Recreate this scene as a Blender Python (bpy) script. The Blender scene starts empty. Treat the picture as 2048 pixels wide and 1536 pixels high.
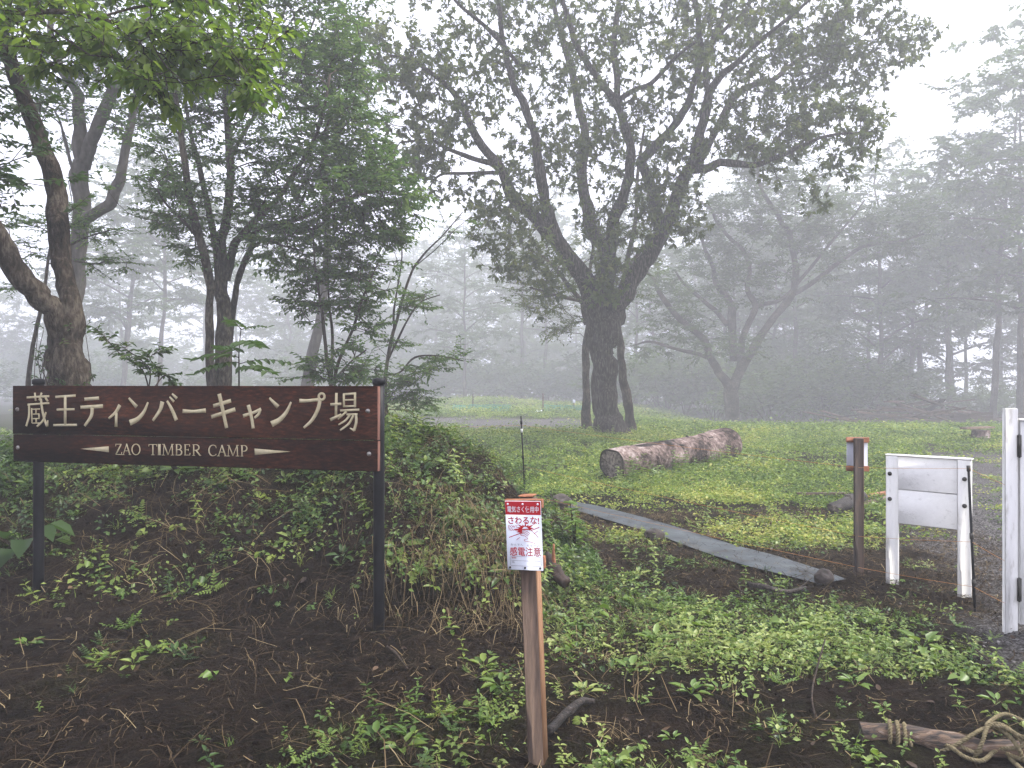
import bpy, math, random
import numpy as np
from mathutils import Vector, Matrix

# ------------------------------------------------------------------ camera, sky, sun, exposure
SC = bpy.context.scene
F, CH, HZ = 1538.0, 1.55, 768.0          # focal length in photo pixels, eye height, horizon row
cam_d = bpy.data.cameras.new("camera"); cam = bpy.data.objects.new("camera", cam_d)
SC.collection.objects.link(cam); SC.camera = cam
cam.location = (0, 0, CH); cam.rotation_euler = (math.radians(90), 0, 0)
cam_d.sensor_width = 36; cam_d.lens = 36 * F / 2048; cam_d.clip_end = 2000; cam_d.clip_start = 0.05

SUN_EL, SUN_AZ = 55, 85                  # degrees; azimuth measured from +Y (view direction) towards +X
w = bpy.data.worlds.new("World"); SC.world = w; w.use_nodes = True
nt = w.node_tree; nt.nodes.clear()
sky = nt.nodes.new("ShaderNodeTexSky"); sky.sky_type = 'NISHITA'; sky.sun_disc = False
sky.sun_elevation = math.radians(SUN_EL); sky.sun_rotation = math.radians(SUN_AZ)
sky.air_density = 1.0; sky.dust_density = 6.0; sky.ozone_density = 1.0
hs = nt.nodes.new("ShaderNodeHueSaturation"); hs.inputs['Saturation'].default_value = 0.25
mx = nt.nodes.new("ShaderNodeMix"); mx.data_type = 'RGBA'; mx.inputs[0].default_value = 0.72
mx.inputs[7].default_value = (8.7, 8.9, 11.2, 1)      # the even white of the cloud layer
bg = nt.nodes.new("ShaderNodeBackground"); bg.inputs['Strength'].default_value = 0.10
wo = nt.nodes.new("ShaderNodeOutputWorld")
nt.links.new(sky.outputs[0], hs.inputs['Color']); nt.links.new(hs.outputs[0], mx.inputs[6])
nt.links.new(mx.outputs[2], bg.inputs['Color']); nt.links.new(bg.outputs[0], wo.inputs['Surface'])

sun_d = bpy.data.lights.new("sun", 'SUN'); sun_d.energy = 2.2; sun_d.angle = math.radians(16); sun_d.color = (1, 0.95, 0.87)
sun = bpy.data.objects.new("sun", sun_d); SC.collection.objects.link(sun); sun.location = (0, 0, 40)
_e, _a = math.radians(SUN_EL), math.radians(SUN_AZ)
_to = Vector((math.cos(_e) * math.sin(_a), math.cos(_e) * math.cos(_a), math.sin(_e)))
sun.rotation_euler = _to.to_track_quat('Z', 'Y').to_euler()

SC.render.engine = 'CYCLES'
SC.view_settings.view_transform = 'Standard'; SC.view_settings.look = 'None'
SC.view_settings.gamma = 1; SC.view_settings.use_curve_mapping = False
SC.view_settings.exposure = 1.45
cy = SC.cycles
cy.use_denoising = True; cy.max_bounces = 6; cy.diffuse_bounces = 2; cy.glossy_bounces = 2
cy.transmission_bounces = 3; cy.volume_bounces = 2; cy.transparent_max_bounces = 4
cy.use_adaptive_sampling = True; cy.adaptive_threshold = 0.02
cy.caustics_reflective = False; cy.caustics_refractive = False

# ------------------------------------------------------------------ helpers
COL = SC.collection
def rng(s): return np.random.default_rng(s)
def at(px, py, d): return np.array([(px - 1024) / F * d, d, CH - (py - HZ) / F * d])
def unit(v): return v / np.maximum(np.linalg.norm(v, axis=-1, keepdims=True), 1e-9)

def _hash(ix, iy, iz, s):
    h = (ix * 374761393 + iy * 668265263 + iz * 1274126177 + s * 974634777) & 0xffffffff
    h = ((h ^ (h >> 13)) * 1274126177) & 0xffffffff
    return ((h ^ (h >> 16)) & 0xffff) / 32767.5 - 1
def noise(x, y, z=0.0, s=0):
    x, y, z = np.broadcast_arrays(np.asarray(x, float), np.asarray(y, float), np.asarray(z, float))
    ix, iy, iz = np.floor(x).astype(np.int64), np.floor(y).astype(np.int64), np.floor(z).astype(np.int64)
    fx, fy, fz = x - ix, y - iy, z - iz
    fx, fy, fz = [t * t * t * (t * (t * 6 - 15) + 10) for t in (fx, fy, fz)]
    r = 0
    for dx in (0, 1):
        for dy in (0, 1):
            for dz in (0, 1):
                r = r + _hash(ix + dx, iy + dy, iz + dz, s) * (fx if dx else 1 - fx) * (fy if dy else 1 - fy) * (fz if dz else 1 - fz)
    return r
def sstep(a, b, x):
    t = np.clip((x - a) / (b - a), 0, 1); return t * t * (3 - 2 * t)

# terrain height ------------------------------------------------------------
def mound(x, y):
    hc = np.interp(x, [-9, -5, -3.2, -1.2, -0.6, -0.3, 0.0, 0.35, 0.8], [.72, .80, .90, 1.12, 1.05, .86, .57, .27, 0])
    toe = 4.55 + 0.25 * noise(x * 1.3, 3.1, 0, 5) + np.interp(x, [-8, -4, -2.5, -1, 0, .9], [.9, .6, .3, .0, .15, .6])
    crest = np.interp(x, [-6, -1, 0.8], [7.2, 6.7, 6.6])
    up = sstep(toe, crest, y) * .55 + .45 * np.clip((y - toe) / (crest - toe), 0, 1)
    dn = 1 - sstep(crest + .2, crest + 3.0, y)
    led = 0.20 * sstep(-1.2, -.7, x) * (1 - sstep(.0, .3, x)) * sstep(4.86, 5.0, y + .12 * noise(x * 3, 1.5, 0, 6)) * (1 - sstep(5.1, 6.2, y))
    m = np.clip(hc, 0, None) * up * dn
    return m + led
def Hs(x, y):                              # smooth height
    x, y = np.asarray(x, float), np.asarray(y, float)
    h = np.interp(y, [0, 10, 20, 38, 48, 75, 100, 190], [0, .02, .10, -.1, -.23, -.6, -1.05, -1.3])
    hr = np.interp(y, [0, 10, 20, 28, 45, 60, 100, 190], [0, .02, .10, -.05, -1.0, -1.5, -1.8, -2.2])
    h = h + (hr - h) * sstep(.13, .27, x / np.maximum(y, 1.0))
    h = h + .75 * np.exp(-((x + 2.0) / 6) ** 2 - ((y - 60) / 4.5) ** 2)
    return h + mound(x, y)
def H(x, y):
    x, y = np.asarray(x, float), np.asarray(y, float)
    m = mound(x, y); near = 1 - sstep(8, 16, y)
    k = .35 + 1.5 * np.clip(m * 1.6, 0, 1)
    n = .055 * noise(x * 1.7, y * 1.7, 0, 1) * k + .035 * noise(x * 4.3, y * 4.3, 0, 2) * k + .018 * noise(x * 10, y * 10, 0, 3) * (.6 + .4 * k) + .012 * noise(x * 21, y * 21, 0, 4) + .016 * np.abs(noise(x * 7, y * 7, 0, 8))
    return Hs(x, y) + n * (.25 + .75 * near) + .10 * noise(x * .15, y * .15, 0, 9) * sstep(8, 20, y)
def Hn(x, y, e=.04):
    hx = (H(x + e, y) - H(x - e, y)) / (2 * e); hy = (H(x, y + e) - H(x, y - e)) / (2 * e)
    return unit(np.stack([-hx, -hy, np.ones_like(hx)], -1))
def G(px, py, z=0.0):                      # photo pixel -> point on the ground
    d = (CH - z) * F / (py - HZ)
    for _ in range(6):
        x = (px - 1024) / F * d; d = (CH - float(Hs(x, d))) * F / (py - HZ)
    x = (px - 1024) / F * d
    return np.array([x, d, float(H(x, d))])
def topx(x, y, z=0.0): return 1024 + x / y * F, HZ + (CH - z) / y * F

# geometry container ----------------------------------------------------------
class Geo:
    def __init__(s): s.V, s.Fs, s.T, s.n = [], [], [], 0
    def add(s, V, Fs, tint=0.5):
        V = np.asarray(V, float).reshape(-1, 3)
        for f in (Fs if isinstance(Fs, (list, tuple)) else [Fs]):
            f = np.asarray(f, np.int64)
            s.Fs.append(f + s.n); s.T.append(np.broadcast_to(np.asarray(tint, float), (len(f),)) if np.ndim(tint) == 0 or len(tint) == len(f) else np.full(len(f), .5))
        s.V.append(V); s.n += len(V); return s
    def mesh(s, name, mat, off=(0, 0, 0), smooth=False, tint=True):
        m = bpy.data.meshes.new(name)
        V = np.concatenate(s.V) - np.asarray(off, float)
        m.vertices.add(len(V)); m.vertices.foreach_set('co', V.astype(np.float32).ravel())
        L = np.concatenate([f.ravel() for f in s.Fs]); tot = np.concatenate([np.full(len(f), f.shape[1]) for f in s.Fs])
        m.loops.add(len(L)); m.loops.foreach_set('vertex_index', L.astype(np.int32))
        m.polygons.add(len(tot)); st = np.concatenate([[0], np.cumsum(tot)[:-1]])
        m.polygons.foreach_set('loop_start', st.astype(np.int32))
        if smooth: m.polygons.foreach_set('use_smooth', np.ones(len(tot), bool))
        if tint:
            a = m.attributes.new('tint', 'FLOAT', 'FACE'); a.data.foreach_set('value', np.concatenate(s.T).astype(np.float32))
        m.materials.append(mat); m.update(calc_edges=True); m.validate(); return m
def wloc(p):
    v = np.zeros(3)
    while p is not None: v += np.array(p.location); p = p.parent
    return v
def obj(name, geo, mat, parent=None, smooth=False, loc=None, tint=True):
    off = wloc(parent) if parent is not None else np.zeros(3)
    if loc is not None: off = off + np.asarray(loc, float) - off
    o = bpy.data.objects.new(name, geo.mesh(name, mat, off, smooth, tint)); COL.objects.link(o)
    if parent is not None: o.parent = parent
    elif loc is not None: o.location = loc
    return o
def tag(o, label=None, cat=None, group=None, kind=None):
    for k, v in (('label', label), ('category', cat), ('group', group), ('kind', kind)):
        if v: o[k] = v
    if cat and not kind: o['kind'] = 'thing'
    return o
def thing(name, loc, label, cat, group=None):
    o = bpy.data.objects.new(name, None); COL.objects.link(o); o.location = tuple(loc); o.empty_display_size = .1
    return tag(o, label, cat, group)
def copy_tree(o, parent=None):
    c = o.copy(); COL.objects.link(c); c.parent = parent
    for ch in list(o.children): copy_tree(ch, c)
    return c

def frame_of(P):
    T = np.gradient(P, axis=0) if len(P) > 2 else np.repeat((P[-1] - P[0])[None], len(P), 0)
    T = unit(T); ref = np.array([.31, .2, .93]) if abs(unit(P[-1] - P[0])[2]) < .75 else np.array([.9, .35, .2])
    A = unit(np.cross(T, ref)); B = np.cross(T, A); return T, A, B
def tube(P, R, n=6, cap=True, wob=0.0, seed=0):
    P = np.asarray(P, float); R = np.broadcast_to(np.asarray(R, float), (len(P),)); T, A, B = frame_of(P)
    th = np.arange(n) / n * 2 * math.pi
    rr = np.ones((len(P), n)) * R[:, None]
    if wob: rr = rr * (1 + wob * noise(np.cos(th)[None] * 1.5 + seed * 7, np.sin(th)[None] * 1.5, np.arange(len(P))[:, None] * .45, seed))
    V = P[:, None] + rr[..., None] * (np.cos(th)[None, :, None] * A[:, None] + np.sin(th)[None, :, None] * B[:, None])
    i = np.arange(len(P) - 1)[:, None] * n; j = np.arange(n)[None]; k = (j + 1) % n
    Q = np.stack([i + j, i + k, i + n + k, i + n + j], -1).reshape(-1, 4)
    V = V.reshape(-1, 3); Fs = [Q]
    if cap:
        c = len(V); V = np.concatenate([V, P[[0]], P[[-1]]]); jj = np.arange(n); kk = (jj + 1) % n; e = (len(P) - 1) * n
        Fs.append(np.concatenate([np.stack([np.full(n, c), kk, jj], -1), np.stack([np.full(n, c + 1), e + jj, e + kk], -1)]))
    return V, Fs
def spline(P, m=6):
    P = np.asarray(P, float)
    if len(P) < 3:
        t = np.linspace(0, 1, m + 1)[:, None]; return P[0] * (1 - t) + P[-1] * t
    Q = np.concatenate([[2 * P[0] - P[1]], P, [2 * P[-1] - P[-2]]]); out = []
    for i in range(len(P) - 1):
        a, b, c, d = Q[i:i + 4]
        for t in np.arange(m) / m: out.append(.5 * (2 * b + (c - a) * t + (2 * a - 5 * b + 4 * c - d) * t * t + (3 * b - a - 3 * c + d) * t ** 3))
    out.append(P[-1]); return np.array(out)
def box(c, s, R=None, bev=0.0):            # box, optionally with chamfered edges; R columns are the local axes
    s = np.asarray(s, float) / 2
    if bev <= 0:
        V = np.array([[x, y, z] for x in (-1, 1) for y in (-1, 1) for z in (-1, 1)], float) * s
        Q = [[0, 1, 3, 2], [4, 6, 7, 5], [0, 4, 5, 1], [2, 3, 7, 6], [0, 2, 6, 4], [1, 5, 7, 3]]; Fs = [np.array(Q)]
    else:
        V, idx = [], {}
        for x in (-1, 1):
            for y in (-1, 1):
                for z in (-1, 1):
                    for a in range(3):
                        p = np.array([x, y, z]) * (s - bev); p[a] = (x, y, z)[a] * s[a]; idx[(x, y, z, a)] = len(V); V.append(p)
        V = np.array(V); Q, T = [], []
        for a in range(3):
            b, c_ = [k for k in range(3) if k != a]
            for sg in (-1, 1):
                q = []
                for (u, v) in ((-1, -1), (1, -1), (1, 1), (-1, 1)):
                    k = [0, 0, 0]; k[a] = sg; k[b] = u; k[c_] = v; q.append(idx[(*k, a)])
                Q.append(q)
        for a in range(3):
            b, c_ = [k for k in range(3) if k != a]
            for u in (-1, 1):
                for v in (-1, 1):
                    q = []
                    for sg, ax in ((-1, b), (1, b), (1, c_), (-1, c_)):
                        k = [0, 0, 0]; k[a] = sg; k[b] = u; k[c_] = v; q.append(idx[(*k, ax)])
                    Q.append(q)
        for x in (-1, 1):
            for y in (-1, 1):
                for z in (-1, 1): T.append([idx[(x, y, z, a)] for a in range(3)])
        Fs = [np.array(Q), np.array(T)]
    if R is not None: V = V @ np.asarray(R, float).T
    return V + np.asarray(c, float), Fs
def bar(p, q, wd, th, up=(0, 0, 1), bev=.004):   # board from p to q, width wd across, thickness th along 'up'
    p, q = np.asarray(p, float), np.asarray(q, float); d = unit(q - p); s = unit(np.cross(d, np.asarray(up, float))); u = np.cross(s, d)
    return box((p + q) / 2, (np.linalg.norm(q - p), wd, th), np.stack([d, s, u], 1), bev)

# leaves: 4-vertex (two folded triangles) or 6-vertex (two folded quads) -------------------------------
def leaves(P, D, N, L, W, six=False, fold=.18, droop=.12):
    D = unit(D); N = unit(N - D * (N * D).sum(-1, keepdims=True)); S = np.cross(D, N); L = np.asarray(L)[:, None]; W = np.asarray(W)[:, None] / 2
    n = len(P)
    tip = P + D * L - N * L * droop
    if not six:
        a = P + D * L * .45 + S * W + N * W * fold * 2; b = P + D * L * .45 - S * W + N * W * fold * 2
        V = np.stack([P, a, tip, b], 1).reshape(-1, 3); i = np.arange(n)[:, None] * 4
        return V, [np.concatenate([i + [0, 1, 2], i + [0, 2, 3]], 1).reshape(-1, 3)], 2
    a = P + D * L * .26 + S * W * .92 + N * W * fold * 2; b = P + D * L * .64 + S * W * .78 + N * (W * fold * 2 - L * droop * .4)
    c = P + D * L * .64 - S * W * .78 + N * (W * fold * 2 - L * droop * .4); d = P + D * L * .26 - S * W * .92 + N * W * fold * 2
    V = np.stack([P, a, b, tip, c, d], 1).reshape(-1, 3); i = np.arange(n)[:, None] * 6
    return V, [np.concatenate([i + [0, 1, 2, 3], i + [0, 3, 4, 5]], 1).reshape(-1, 4)], 2
def add_leaves(g, P, D, N, L, W, tint, **k):
    V, Fs, m = leaves(P, D, N, L, W, **k); g.add(V, Fs, np.repeat(tint, m))

def scatter(g, T, loc, rotz, scale, nrm=None, tint=None, r=None):    # replicate template (V, Fs, tints) at many places
    V0, F0, t0 = T; n = len(loc); c, s = np.cos(rotz), np.sin(rotz); z = np.zeros(n); o = np.ones(n)
    R = np.stack([np.stack([c, -s, z], -1), np.stack([s, c, z], -1), np.stack([z, z, o], -1)], 1)
    if nrm is not None:
        x = unit(np.cross(np.array([0, 1., 0])[None], nrm)); y = np.cross(nrm, x)
        R = np.einsum('nij,njk->nik', np.stack([x, y, nrm], -1), R)
    V = np.einsum('nij,vj->nvi', R * np.reshape(scale, (n, 1, 1)), V0) + loc[:, None]
    base = (np.arange(n) * len(V0))[:, None, None]
    for k, f in enumerate(F0):
        fs = (f[None] + base).reshape(-1, f.shape[1])
        tt = np.clip((t0[k][None] if t0 is not None else np.full((1, len(f)), .5)) + (tint[:, None] if tint is not None else 0), 0, 1)
        g.Fs.append(fs + g.n); g.T.append(np.broadcast_to(tt, (n, len(f))).ravel())
    g.V.append(V.reshape(-1, 3)); g.n += n * len(V0)
def template(g): return np.concatenate(g.V), list(g.Fs), list(g.T)

# ------------------------------------------------------------------ materials
def nodes(m):
    m.use_nodes = True; t = m.node_tree; t.nodes.clear(); o = t.nodes.new('ShaderNodeOutputMaterial'); return t, o
def N_(t, typ, **k):
    n = t.nodes.new(typ)
    for a, b in k.items():
        if a.startswith('i_'): n.inputs[a[2:].replace('_', ' ')].default_value = b
        else: setattr(n, a, b)
    return n
def ramp(t, cols, fac):
    r = t.nodes.new('ShaderNodeValToRGB'); e = r.color_ramp.elements
    while len(e) < len(cols): e.new(.5)
    for k, (p, c) in enumerate(cols): e[k].position = p; e[k].color = (*c, 1)
    t.links.new(fac, r.inputs[0]); return r
def leaf_mat(name, cols, trans=.35, rough=.5, spec=.25):
    m = bpy.data.materials.new(name); t, o = nodes(m)
    a = N_(t, 'ShaderNodeAttribute', attribute_name='tint'); r = ramp(t, cols, a.outputs['Fac'])
    p = N_(t, 'ShaderNodeBsdfPrincipled', i_Roughness=rough); p.inputs['Specular IOR Level'].default_value = spec
    tr = N_(t, 'ShaderNodeBsdfTranslucent'); mix = N_(t, 'ShaderNodeMixShader'); mix.inputs[0].default_value = trans
    hv = N_(t, 'ShaderNodeHueSaturation', i_Saturation=1.1, i_Value=1.3); t.links.new(r.outputs[0], hv.inputs['Color'])
    t.links.new(r.outputs[0], p.inputs['Base Color']); t.links.new(hv.outputs[0], tr.inputs[0])
    t.links.new(p.outputs[0], mix.inputs[1]); t.links.new(tr.outputs[0], mix.inputs[2]); t.links.new(mix.outputs[0], o.inputs[0]); return m
def rough_mat(name, cols, scale=8, stretch=(1, 1, 1), rough=.8, spec=.3, bump=.4, bscale=None, detail=6, dist=.02, tint=0.0, metal=0.0, rot=(0, 0, 0), coord='Object', blotch=0.0):
    m = bpy.data.materials.new(name); t, o = nodes(m)
    tc = N_(t, 'ShaderNodeTexCoord'); mp = N_(t, 'ShaderNodeMapping'); mp.inputs['Scale'].default_value = stretch; mp.inputs['Rotation'].default_value = rot
    t.links.new(tc.outputs[coord], mp.inputs[0])
    n1 = N_(t, 'ShaderNodeTexNoise', i_Scale=scale, i_Detail=detail, i_Roughness=.62); t.links.new(mp.outputs[0], n1.inputs['Vector'])
    fac = n1.outputs['Fac']
    if blotch:
        nb = N_(t, 'ShaderNodeTexNoise', i_Scale=scale * .13, i_Detail=3); t.links.new(tc.outputs[coord], nb.inputs['Vector'])
        ad = N_(t, 'ShaderNodeMath', operation='MULTIPLY_ADD'); t.links.new(nb.outputs['Fac'], ad.inputs[0]); ad.inputs[1].default_value = blotch
        sb = N_(t, 'ShaderNodeMath', operation='SUBTRACT'); t.links.new(fac, sb.inputs[0]); sb.inputs[1].default_value = blotch * .5
        t.links.new(sb.outputs[0], ad.inputs[2]); fac = ad.outputs[0]
    if tint:
        a = N_(t, 'ShaderNodeAttribute', attribute_name='tint'); ma = N_(t, 'ShaderNodeMath', operation='MULTIPLY_ADD')
        t.links.new(a.outputs['Fac'], ma.inputs[0]); ma.inputs[1].default_value = tint
        sb = N_(t, 'ShaderNodeMath', operation='SUBTRACT'); t.links.new(fac, sb.inputs[0]); sb.inputs[1].default_value = tint * .5
        t.links.new(sb.outputs[0], ma.inputs[2]); fac = ma.outputs[0]
    r = ramp(t, cols, fac)
    p = N_(t, 'ShaderNodeBsdfPrincipled', i_Roughness=rough, i_Metallic=metal); p.inputs['Specular IOR Level'].default_value = spec
    t.links.new(r.outputs[0], p.inputs['Base Color'])
    if bump:
        n2 = N_(t, 'ShaderNodeTexNoise', i_Scale=bscale or scale * 1.7, i_Detail=5, i_Roughness=.6); t.links.new(mp.outputs[0], n2.inputs['Vector'])
        b = N_(t, 'ShaderNodeBump', i_Strength=bump, i_Distance=dist); t.links.new(n2.outputs['Fac'], b.inputs['Height']); t.links.new(b.outputs[0], p.inputs['Normal'])
    t.links.new(p.outputs[0], o.inputs[0]); return m
M = {}
M['oak_bark'] = rough_mat('oak_bark', [(.34, (.010, .008, .0065)), (.5, (.045, .037, .030)), (.66, (.15, .132, .112))], 9, (3.4, 3.4, .55), .95, .05, 1.0, dist=.07)
M['bark'] = rough_mat('bark', [(.3, (.011, .0085, .006)), (.5, (.045, .034, .024)), (.7, (.13, .108, .082))], 14, (2, 2, .7), .95, .05, 1.0, dist=.05, blotch=.9)
M['pale_bark'] = rough_mat('pale_bark', [(.3, (.045, .038, .032)), (.6, (.10, .09, .078)), (.8, (.16, .15, .13))], 6, (2, 2, .8), .9, .15, .6, dist=.03, blotch=.6)
M['oak_leaf'] = leaf_mat('oak_leaf', [(0, (.045, .064, .020)), (.55, (.092, .125, .036)), (1, (.16, .18, .055))], .52, .6, .1)
M['dark_leaf'] = leaf_mat('dark_leaf', [(0, (.034, .068, .020)), (.6, (.082, .142, .038)), (1, (.14, .205, .055))], .52, .6, .1)
M['green_leaf'] = leaf_mat('green_leaf', [(0, (.022, .048, .013)), (.6, (.048, .090, .022)), (1, (.085, .125, .032))], .4)
M['maple_leaf'] = leaf_mat('maple_leaf', [(0, (.04, .08, .014)), (.5, (.105, .17, .030)), (1, (.19, .26, .05))], .58)
M['far_leaf'] = leaf_mat('far_leaf', [(0, (.036, .060, .018)), (1, (.105, .155, .042))], .45, .6, .1)
M['weed'] = leaf_mat('weed', [(0, (.022, .055, .010)), (.35, (.075, .145, .020)), (.7, (.17, .25, .050)), (1, (.29, .34, .095))], .3, .38, .4)
M['mound_weed'] = leaf_mat('mound_weed', [(0, (.018, .046, .009)), (.5, (.075, .14, .022)), (1, (.23, .29, .055))], .3, .38, .4)
M['meadow'] = leaf_mat('meadow', [(0, (.036, .07, .014)), (.4, (.13, .21, .034)), (.75, (.265, .34, .058)), (1, (.42, .41, .115))], .3, .5, .2)
M['straw'] = leaf_mat('straw', [(0, (.018, .013, .009)), (.45, (.060, .042, .024)), (.8, (.17, .125, .065)), (1, (.28, .22, .12))], .1, .8, .03)
M['clod'] = rough_mat('clod', [(.3, (.004, .0026, .002)), (.6, (.011, .0074, .0054)), (.8, (.024, .017, .012))], 30, rough=.9, spec=.04, bump=.6, tint=.3)
M['pebble'] = rough_mat('pebble', [(.25, (.022, .020, .018)), (.5, (.075, .068, .062)), (.8, (.22, .205, .19))], 12, rough=.7, bump=.2, tint=.9)
M['deadleaf'] = leaf_mat('deadleaf', [(0, (.020, .012, .008)), (.6, (.065, .038, .020)), (1, (.17, .105, .055))], .1, .6, .3)
# ------------------------------------------------------------------ ground
def axis(lo, hi, step, far_lo, far_hi, gr):
    a = list(np.arange(lo, hi + 1e-6, step)); s = step; x = hi
    while x < far_hi: s *= gr; x += s; a.append(min(x, far_hi))
    s = step; x = lo; b = []
    while x > far_lo: s *= gr; x -= s; b.append(max(x, far_lo))
    return np.array(b[::-1] + a)
TARP_U = [(1128, 1003), (1250, 1030), (1350, 1058), (1450, 1090), (1560, 1121), (1640, 1146), (1696, 1168)]
TARP_L = [(1106, 1010), (1200, 1040), (1300, 1070), (1380, 1100), (1470, 1132), (1560, 1155), (1640, 1175)]
TU = np.array([G(*p)[:2] for p in TARP_U]); TL = np.array([G(*p)[:2] for p in TARP_L])
def in_poly(x, y, P):
    r = np.zeros(np.shape(x), bool); j = len(P) - 1
    for i in range(len(P)):
        xi, yi = P[i]; xj, yj = P[j]
        r ^= ((yi > y) != (yj > y)) & (x < (xj - xi) * (y - yi) / (yj - yi + 1e-12) + xi); j = i
    return r
TP = np.concatenate([TU, TL[::-1]])
def tarp_d(x, y):                          # rough distance from the tarp's centre line
    C = (TU + TL) / 2; d = np.full(np.shape(x), 1e9)
    for a, b in zip(C[:-1], C[1:]):
        t = np.clip(((x - a[0]) * (b[0] - a[0]) + (y - a[1]) * (b[1] - a[1])) / ((b - a) @ (b - a)), 0, 1)
        d = np.minimum(d, np.hypot(x - a[0] - t * (b[0] - a[0]), y - a[1] - t * (b[1] - a[1])))
    return d
def zones(x, y):
    """how much plant cover and gravel the place has"""
    n1 = noise(x * .9, y * .9, 0, 21); n2 = noise(x * 2.6, y * 2.6, 0, 22); n3 = noise(x * .35, y * .35, 0, 23)
    m = mound(x, y); td = tarp_d(x, y)
    gw = np.interp(y, [2.5, 4.2, 5.2, 6.5, 8, 12, 20, 30], [2.9, 2.75, 2.8, 3.4, 4.0, 6.1, 10.4, 16])
    gravel = sstep(-.35, .5, x - gw + .35 * n1 + .2 * n2) * sstep(3.2, 4.4, y) * (1 - sstep(15, 22, y))
    far_g = sstep(-6.5, -4.5, x) * (1 - sstep(2.5, 4.2, x)) * sstep(23, 26, y + n1) * (1 - sstep(35, 39, y + 2 * n1))
    gravel = np.clip(np.maximum(gravel, far_g), 0, 1)
    veg = sstep(8.0, 9.4, y + .5 * n1 + .3 * n2)                                       # the meadow
    veg = np.maximum(veg, sstep(6.0, 7.6, y - .9 * (x - 2.6) + .6 * n1) * sstep(1.6, 2.4, x) * sstep(5.6, 6.2, y) * .9)
    soil_near = sstep(.75, .25, td - .35) if False else (1 - sstep(.45, .95, td + .25 * n2))
    veg = veg * (1 - .92 * soil_near) * (1 - .85 * sstep(.05, .45, noise(x * .8 + 3, y * .55, 0, 27) + .4 * n2) * (1 - sstep(14, 20, y)))
    patch = np.exp(-((x - 1.0) / .75) ** 2 - ((y - 5.2) / .95) ** 2) + np.exp(-((x - 2.0) / .9) ** 2 - ((y - 4.55) / .5) ** 2) + .75 * np.exp(-((x - .55) / .5) ** 2 - ((y - 6.6) / .9) ** 2) + .5 * np.exp(-((x - 2.6) / .5) ** 2 - ((y - 3.9) / .4) ** 2)
    veg = np.maximum(veg, np.clip(patch * 1.1 + .5 * n1 + .4 * n2 - .18, 0, 1) * (1 - .9 * (1 - sstep(.3, .55, td))))
    veg = np.maximum(veg, np.clip(.16 + .35 * n2 + .25 * n1, 0, .5) * sstep(2.2, 3.0, y) * (m < .05) * sstep(.0, .5, x))
    mv = np.clip(.30 + .75 * n1 + .35 * n2 + .5 * sstep(6.0, 6.8, y) * (1 - .5 * sstep(-.9, -.3, x)), 0, 1) * sstep(.06, .3, m)
    veg = np.maximum(veg, mv); veg = np.maximum(veg, np.clip(.55 * n1 + .4 * n2 - .05, 0, .45) * (x < 0) * (y < 5.4))
    veg = np.maximum(veg, sstep(7.4, 8.6, y) * (x < -1) * .9)
    veg = veg * (1 - .93 * gravel); return np.clip(veg, 0, 1), gravel
gx = axis(-5.0, 5.2, .032, -190, 190, 1.085); gy = axis(1.8, 9.5, .032, -60, 190, 1.055)
X, Y = np.meshgrid(gx, gy); Z = H(X, Y)
flat_ = 1 - sstep(.5, .75, tarp_d(X, Y)); Z = Z + (np.minimum(Z, Hs(X, Y) + .004) - Z) * flat_
VEG, GRV = zones(X, Y)
nx, ny = len(gx), len(gy)
i = (np.arange(ny - 1)[:, None] * nx + np.arange(nx - 1)[None]).ravel()
g = Geo(); g.add(np.stack([X, Y, Z], -1), np.stack([i, i + 1, i + nx + 1, i + nx], -1))
m = bpy.data.materials.new('soil_and_grass'); t, o = nodes(m)
tc = N_(t, 'ShaderNodeTexCoord')
av = N_(t, 'ShaderNodeAttribute', attribute_name='veg'); ag = N_(t, 'ShaderNodeAttribute', attribute_name='gravel')
ns = N_(t, 'ShaderNodeTexNoise', i_Scale=9, i_Detail=8, i_Roughness=.7); t.links.new(tc.outputs['Object'], ns.inputs['Vector'])
nf = N_(t, 'ShaderNodeTexNoise', i_Scale=42, i_Detail=6, i_Roughness=.75); t.links.new(tc.outputs['Object'], nf.inputs['Vector'])
soil = ramp(t, [(.3, (.0034, .0021, .0015)), (.48, (.0105, .0066, .0045)), (.62, (.024, .0155, .0105)), (.78, (.062, .043, .029))], ns.outputs['Fac'])
grs = ramp(t, [(.3, (.008, .007, .004)), (.5, (.026, .030, .010)), (.7, (.075, .08, .026))], nf.outputs['Fac'])
vo = N_(t, 'ShaderNodeTexVoronoi', i_Scale=75.0); t.links.new(tc.outputs['Object'], vo.inputs['Vector'])
grv = ramp(t, [(.1, (.035, .032, .030)), (.5, (.11, .103, .098)), (.9, (.26, .25, .24))], vo.outputs['Color'])
vm = N_(t, 'ShaderNodeMath', operation='MULTIPLY_ADD'); t.links.new(nf.outputs['Fac'], vm.inputs[0]); vm.inputs[1].default_value = .9; vm.inputs[2].default_value = -.45
va = N_(t, 'ShaderNodeMath', operation='ADD', use_clamp=True); t.links.new(av.outputs['Fac'], va.inputs[0]); t.links.new(vm.outputs[0], va.inputs[1])
nl = N_(t, 'ShaderNodeTexNoise', i_Scale=1.6, i_Detail=4); t.links.new(tc.outputs['Object'], nl.inputs['Vector']); nlr = ramp(t, [(.42, (0, 0, 0)), (.68, (.6, .6, .6))], nl.outputs['Fac'])
sb_ = ramp(t, [(.3, (.010, .0065, .0045)), (.6, (.040, .028, .019)), (.8, (.095, .07, .05))], nf.outputs['Fac'])
m0 = N_(t, 'ShaderNodeMix', data_type='RGBA'); t.links.new(nlr.outputs[0], m0.inputs[0]); t.links.new(soil.outputs[0], m0.inputs[6]); t.links.new(sb_.outputs[0], m0.inputs[7])
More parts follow.
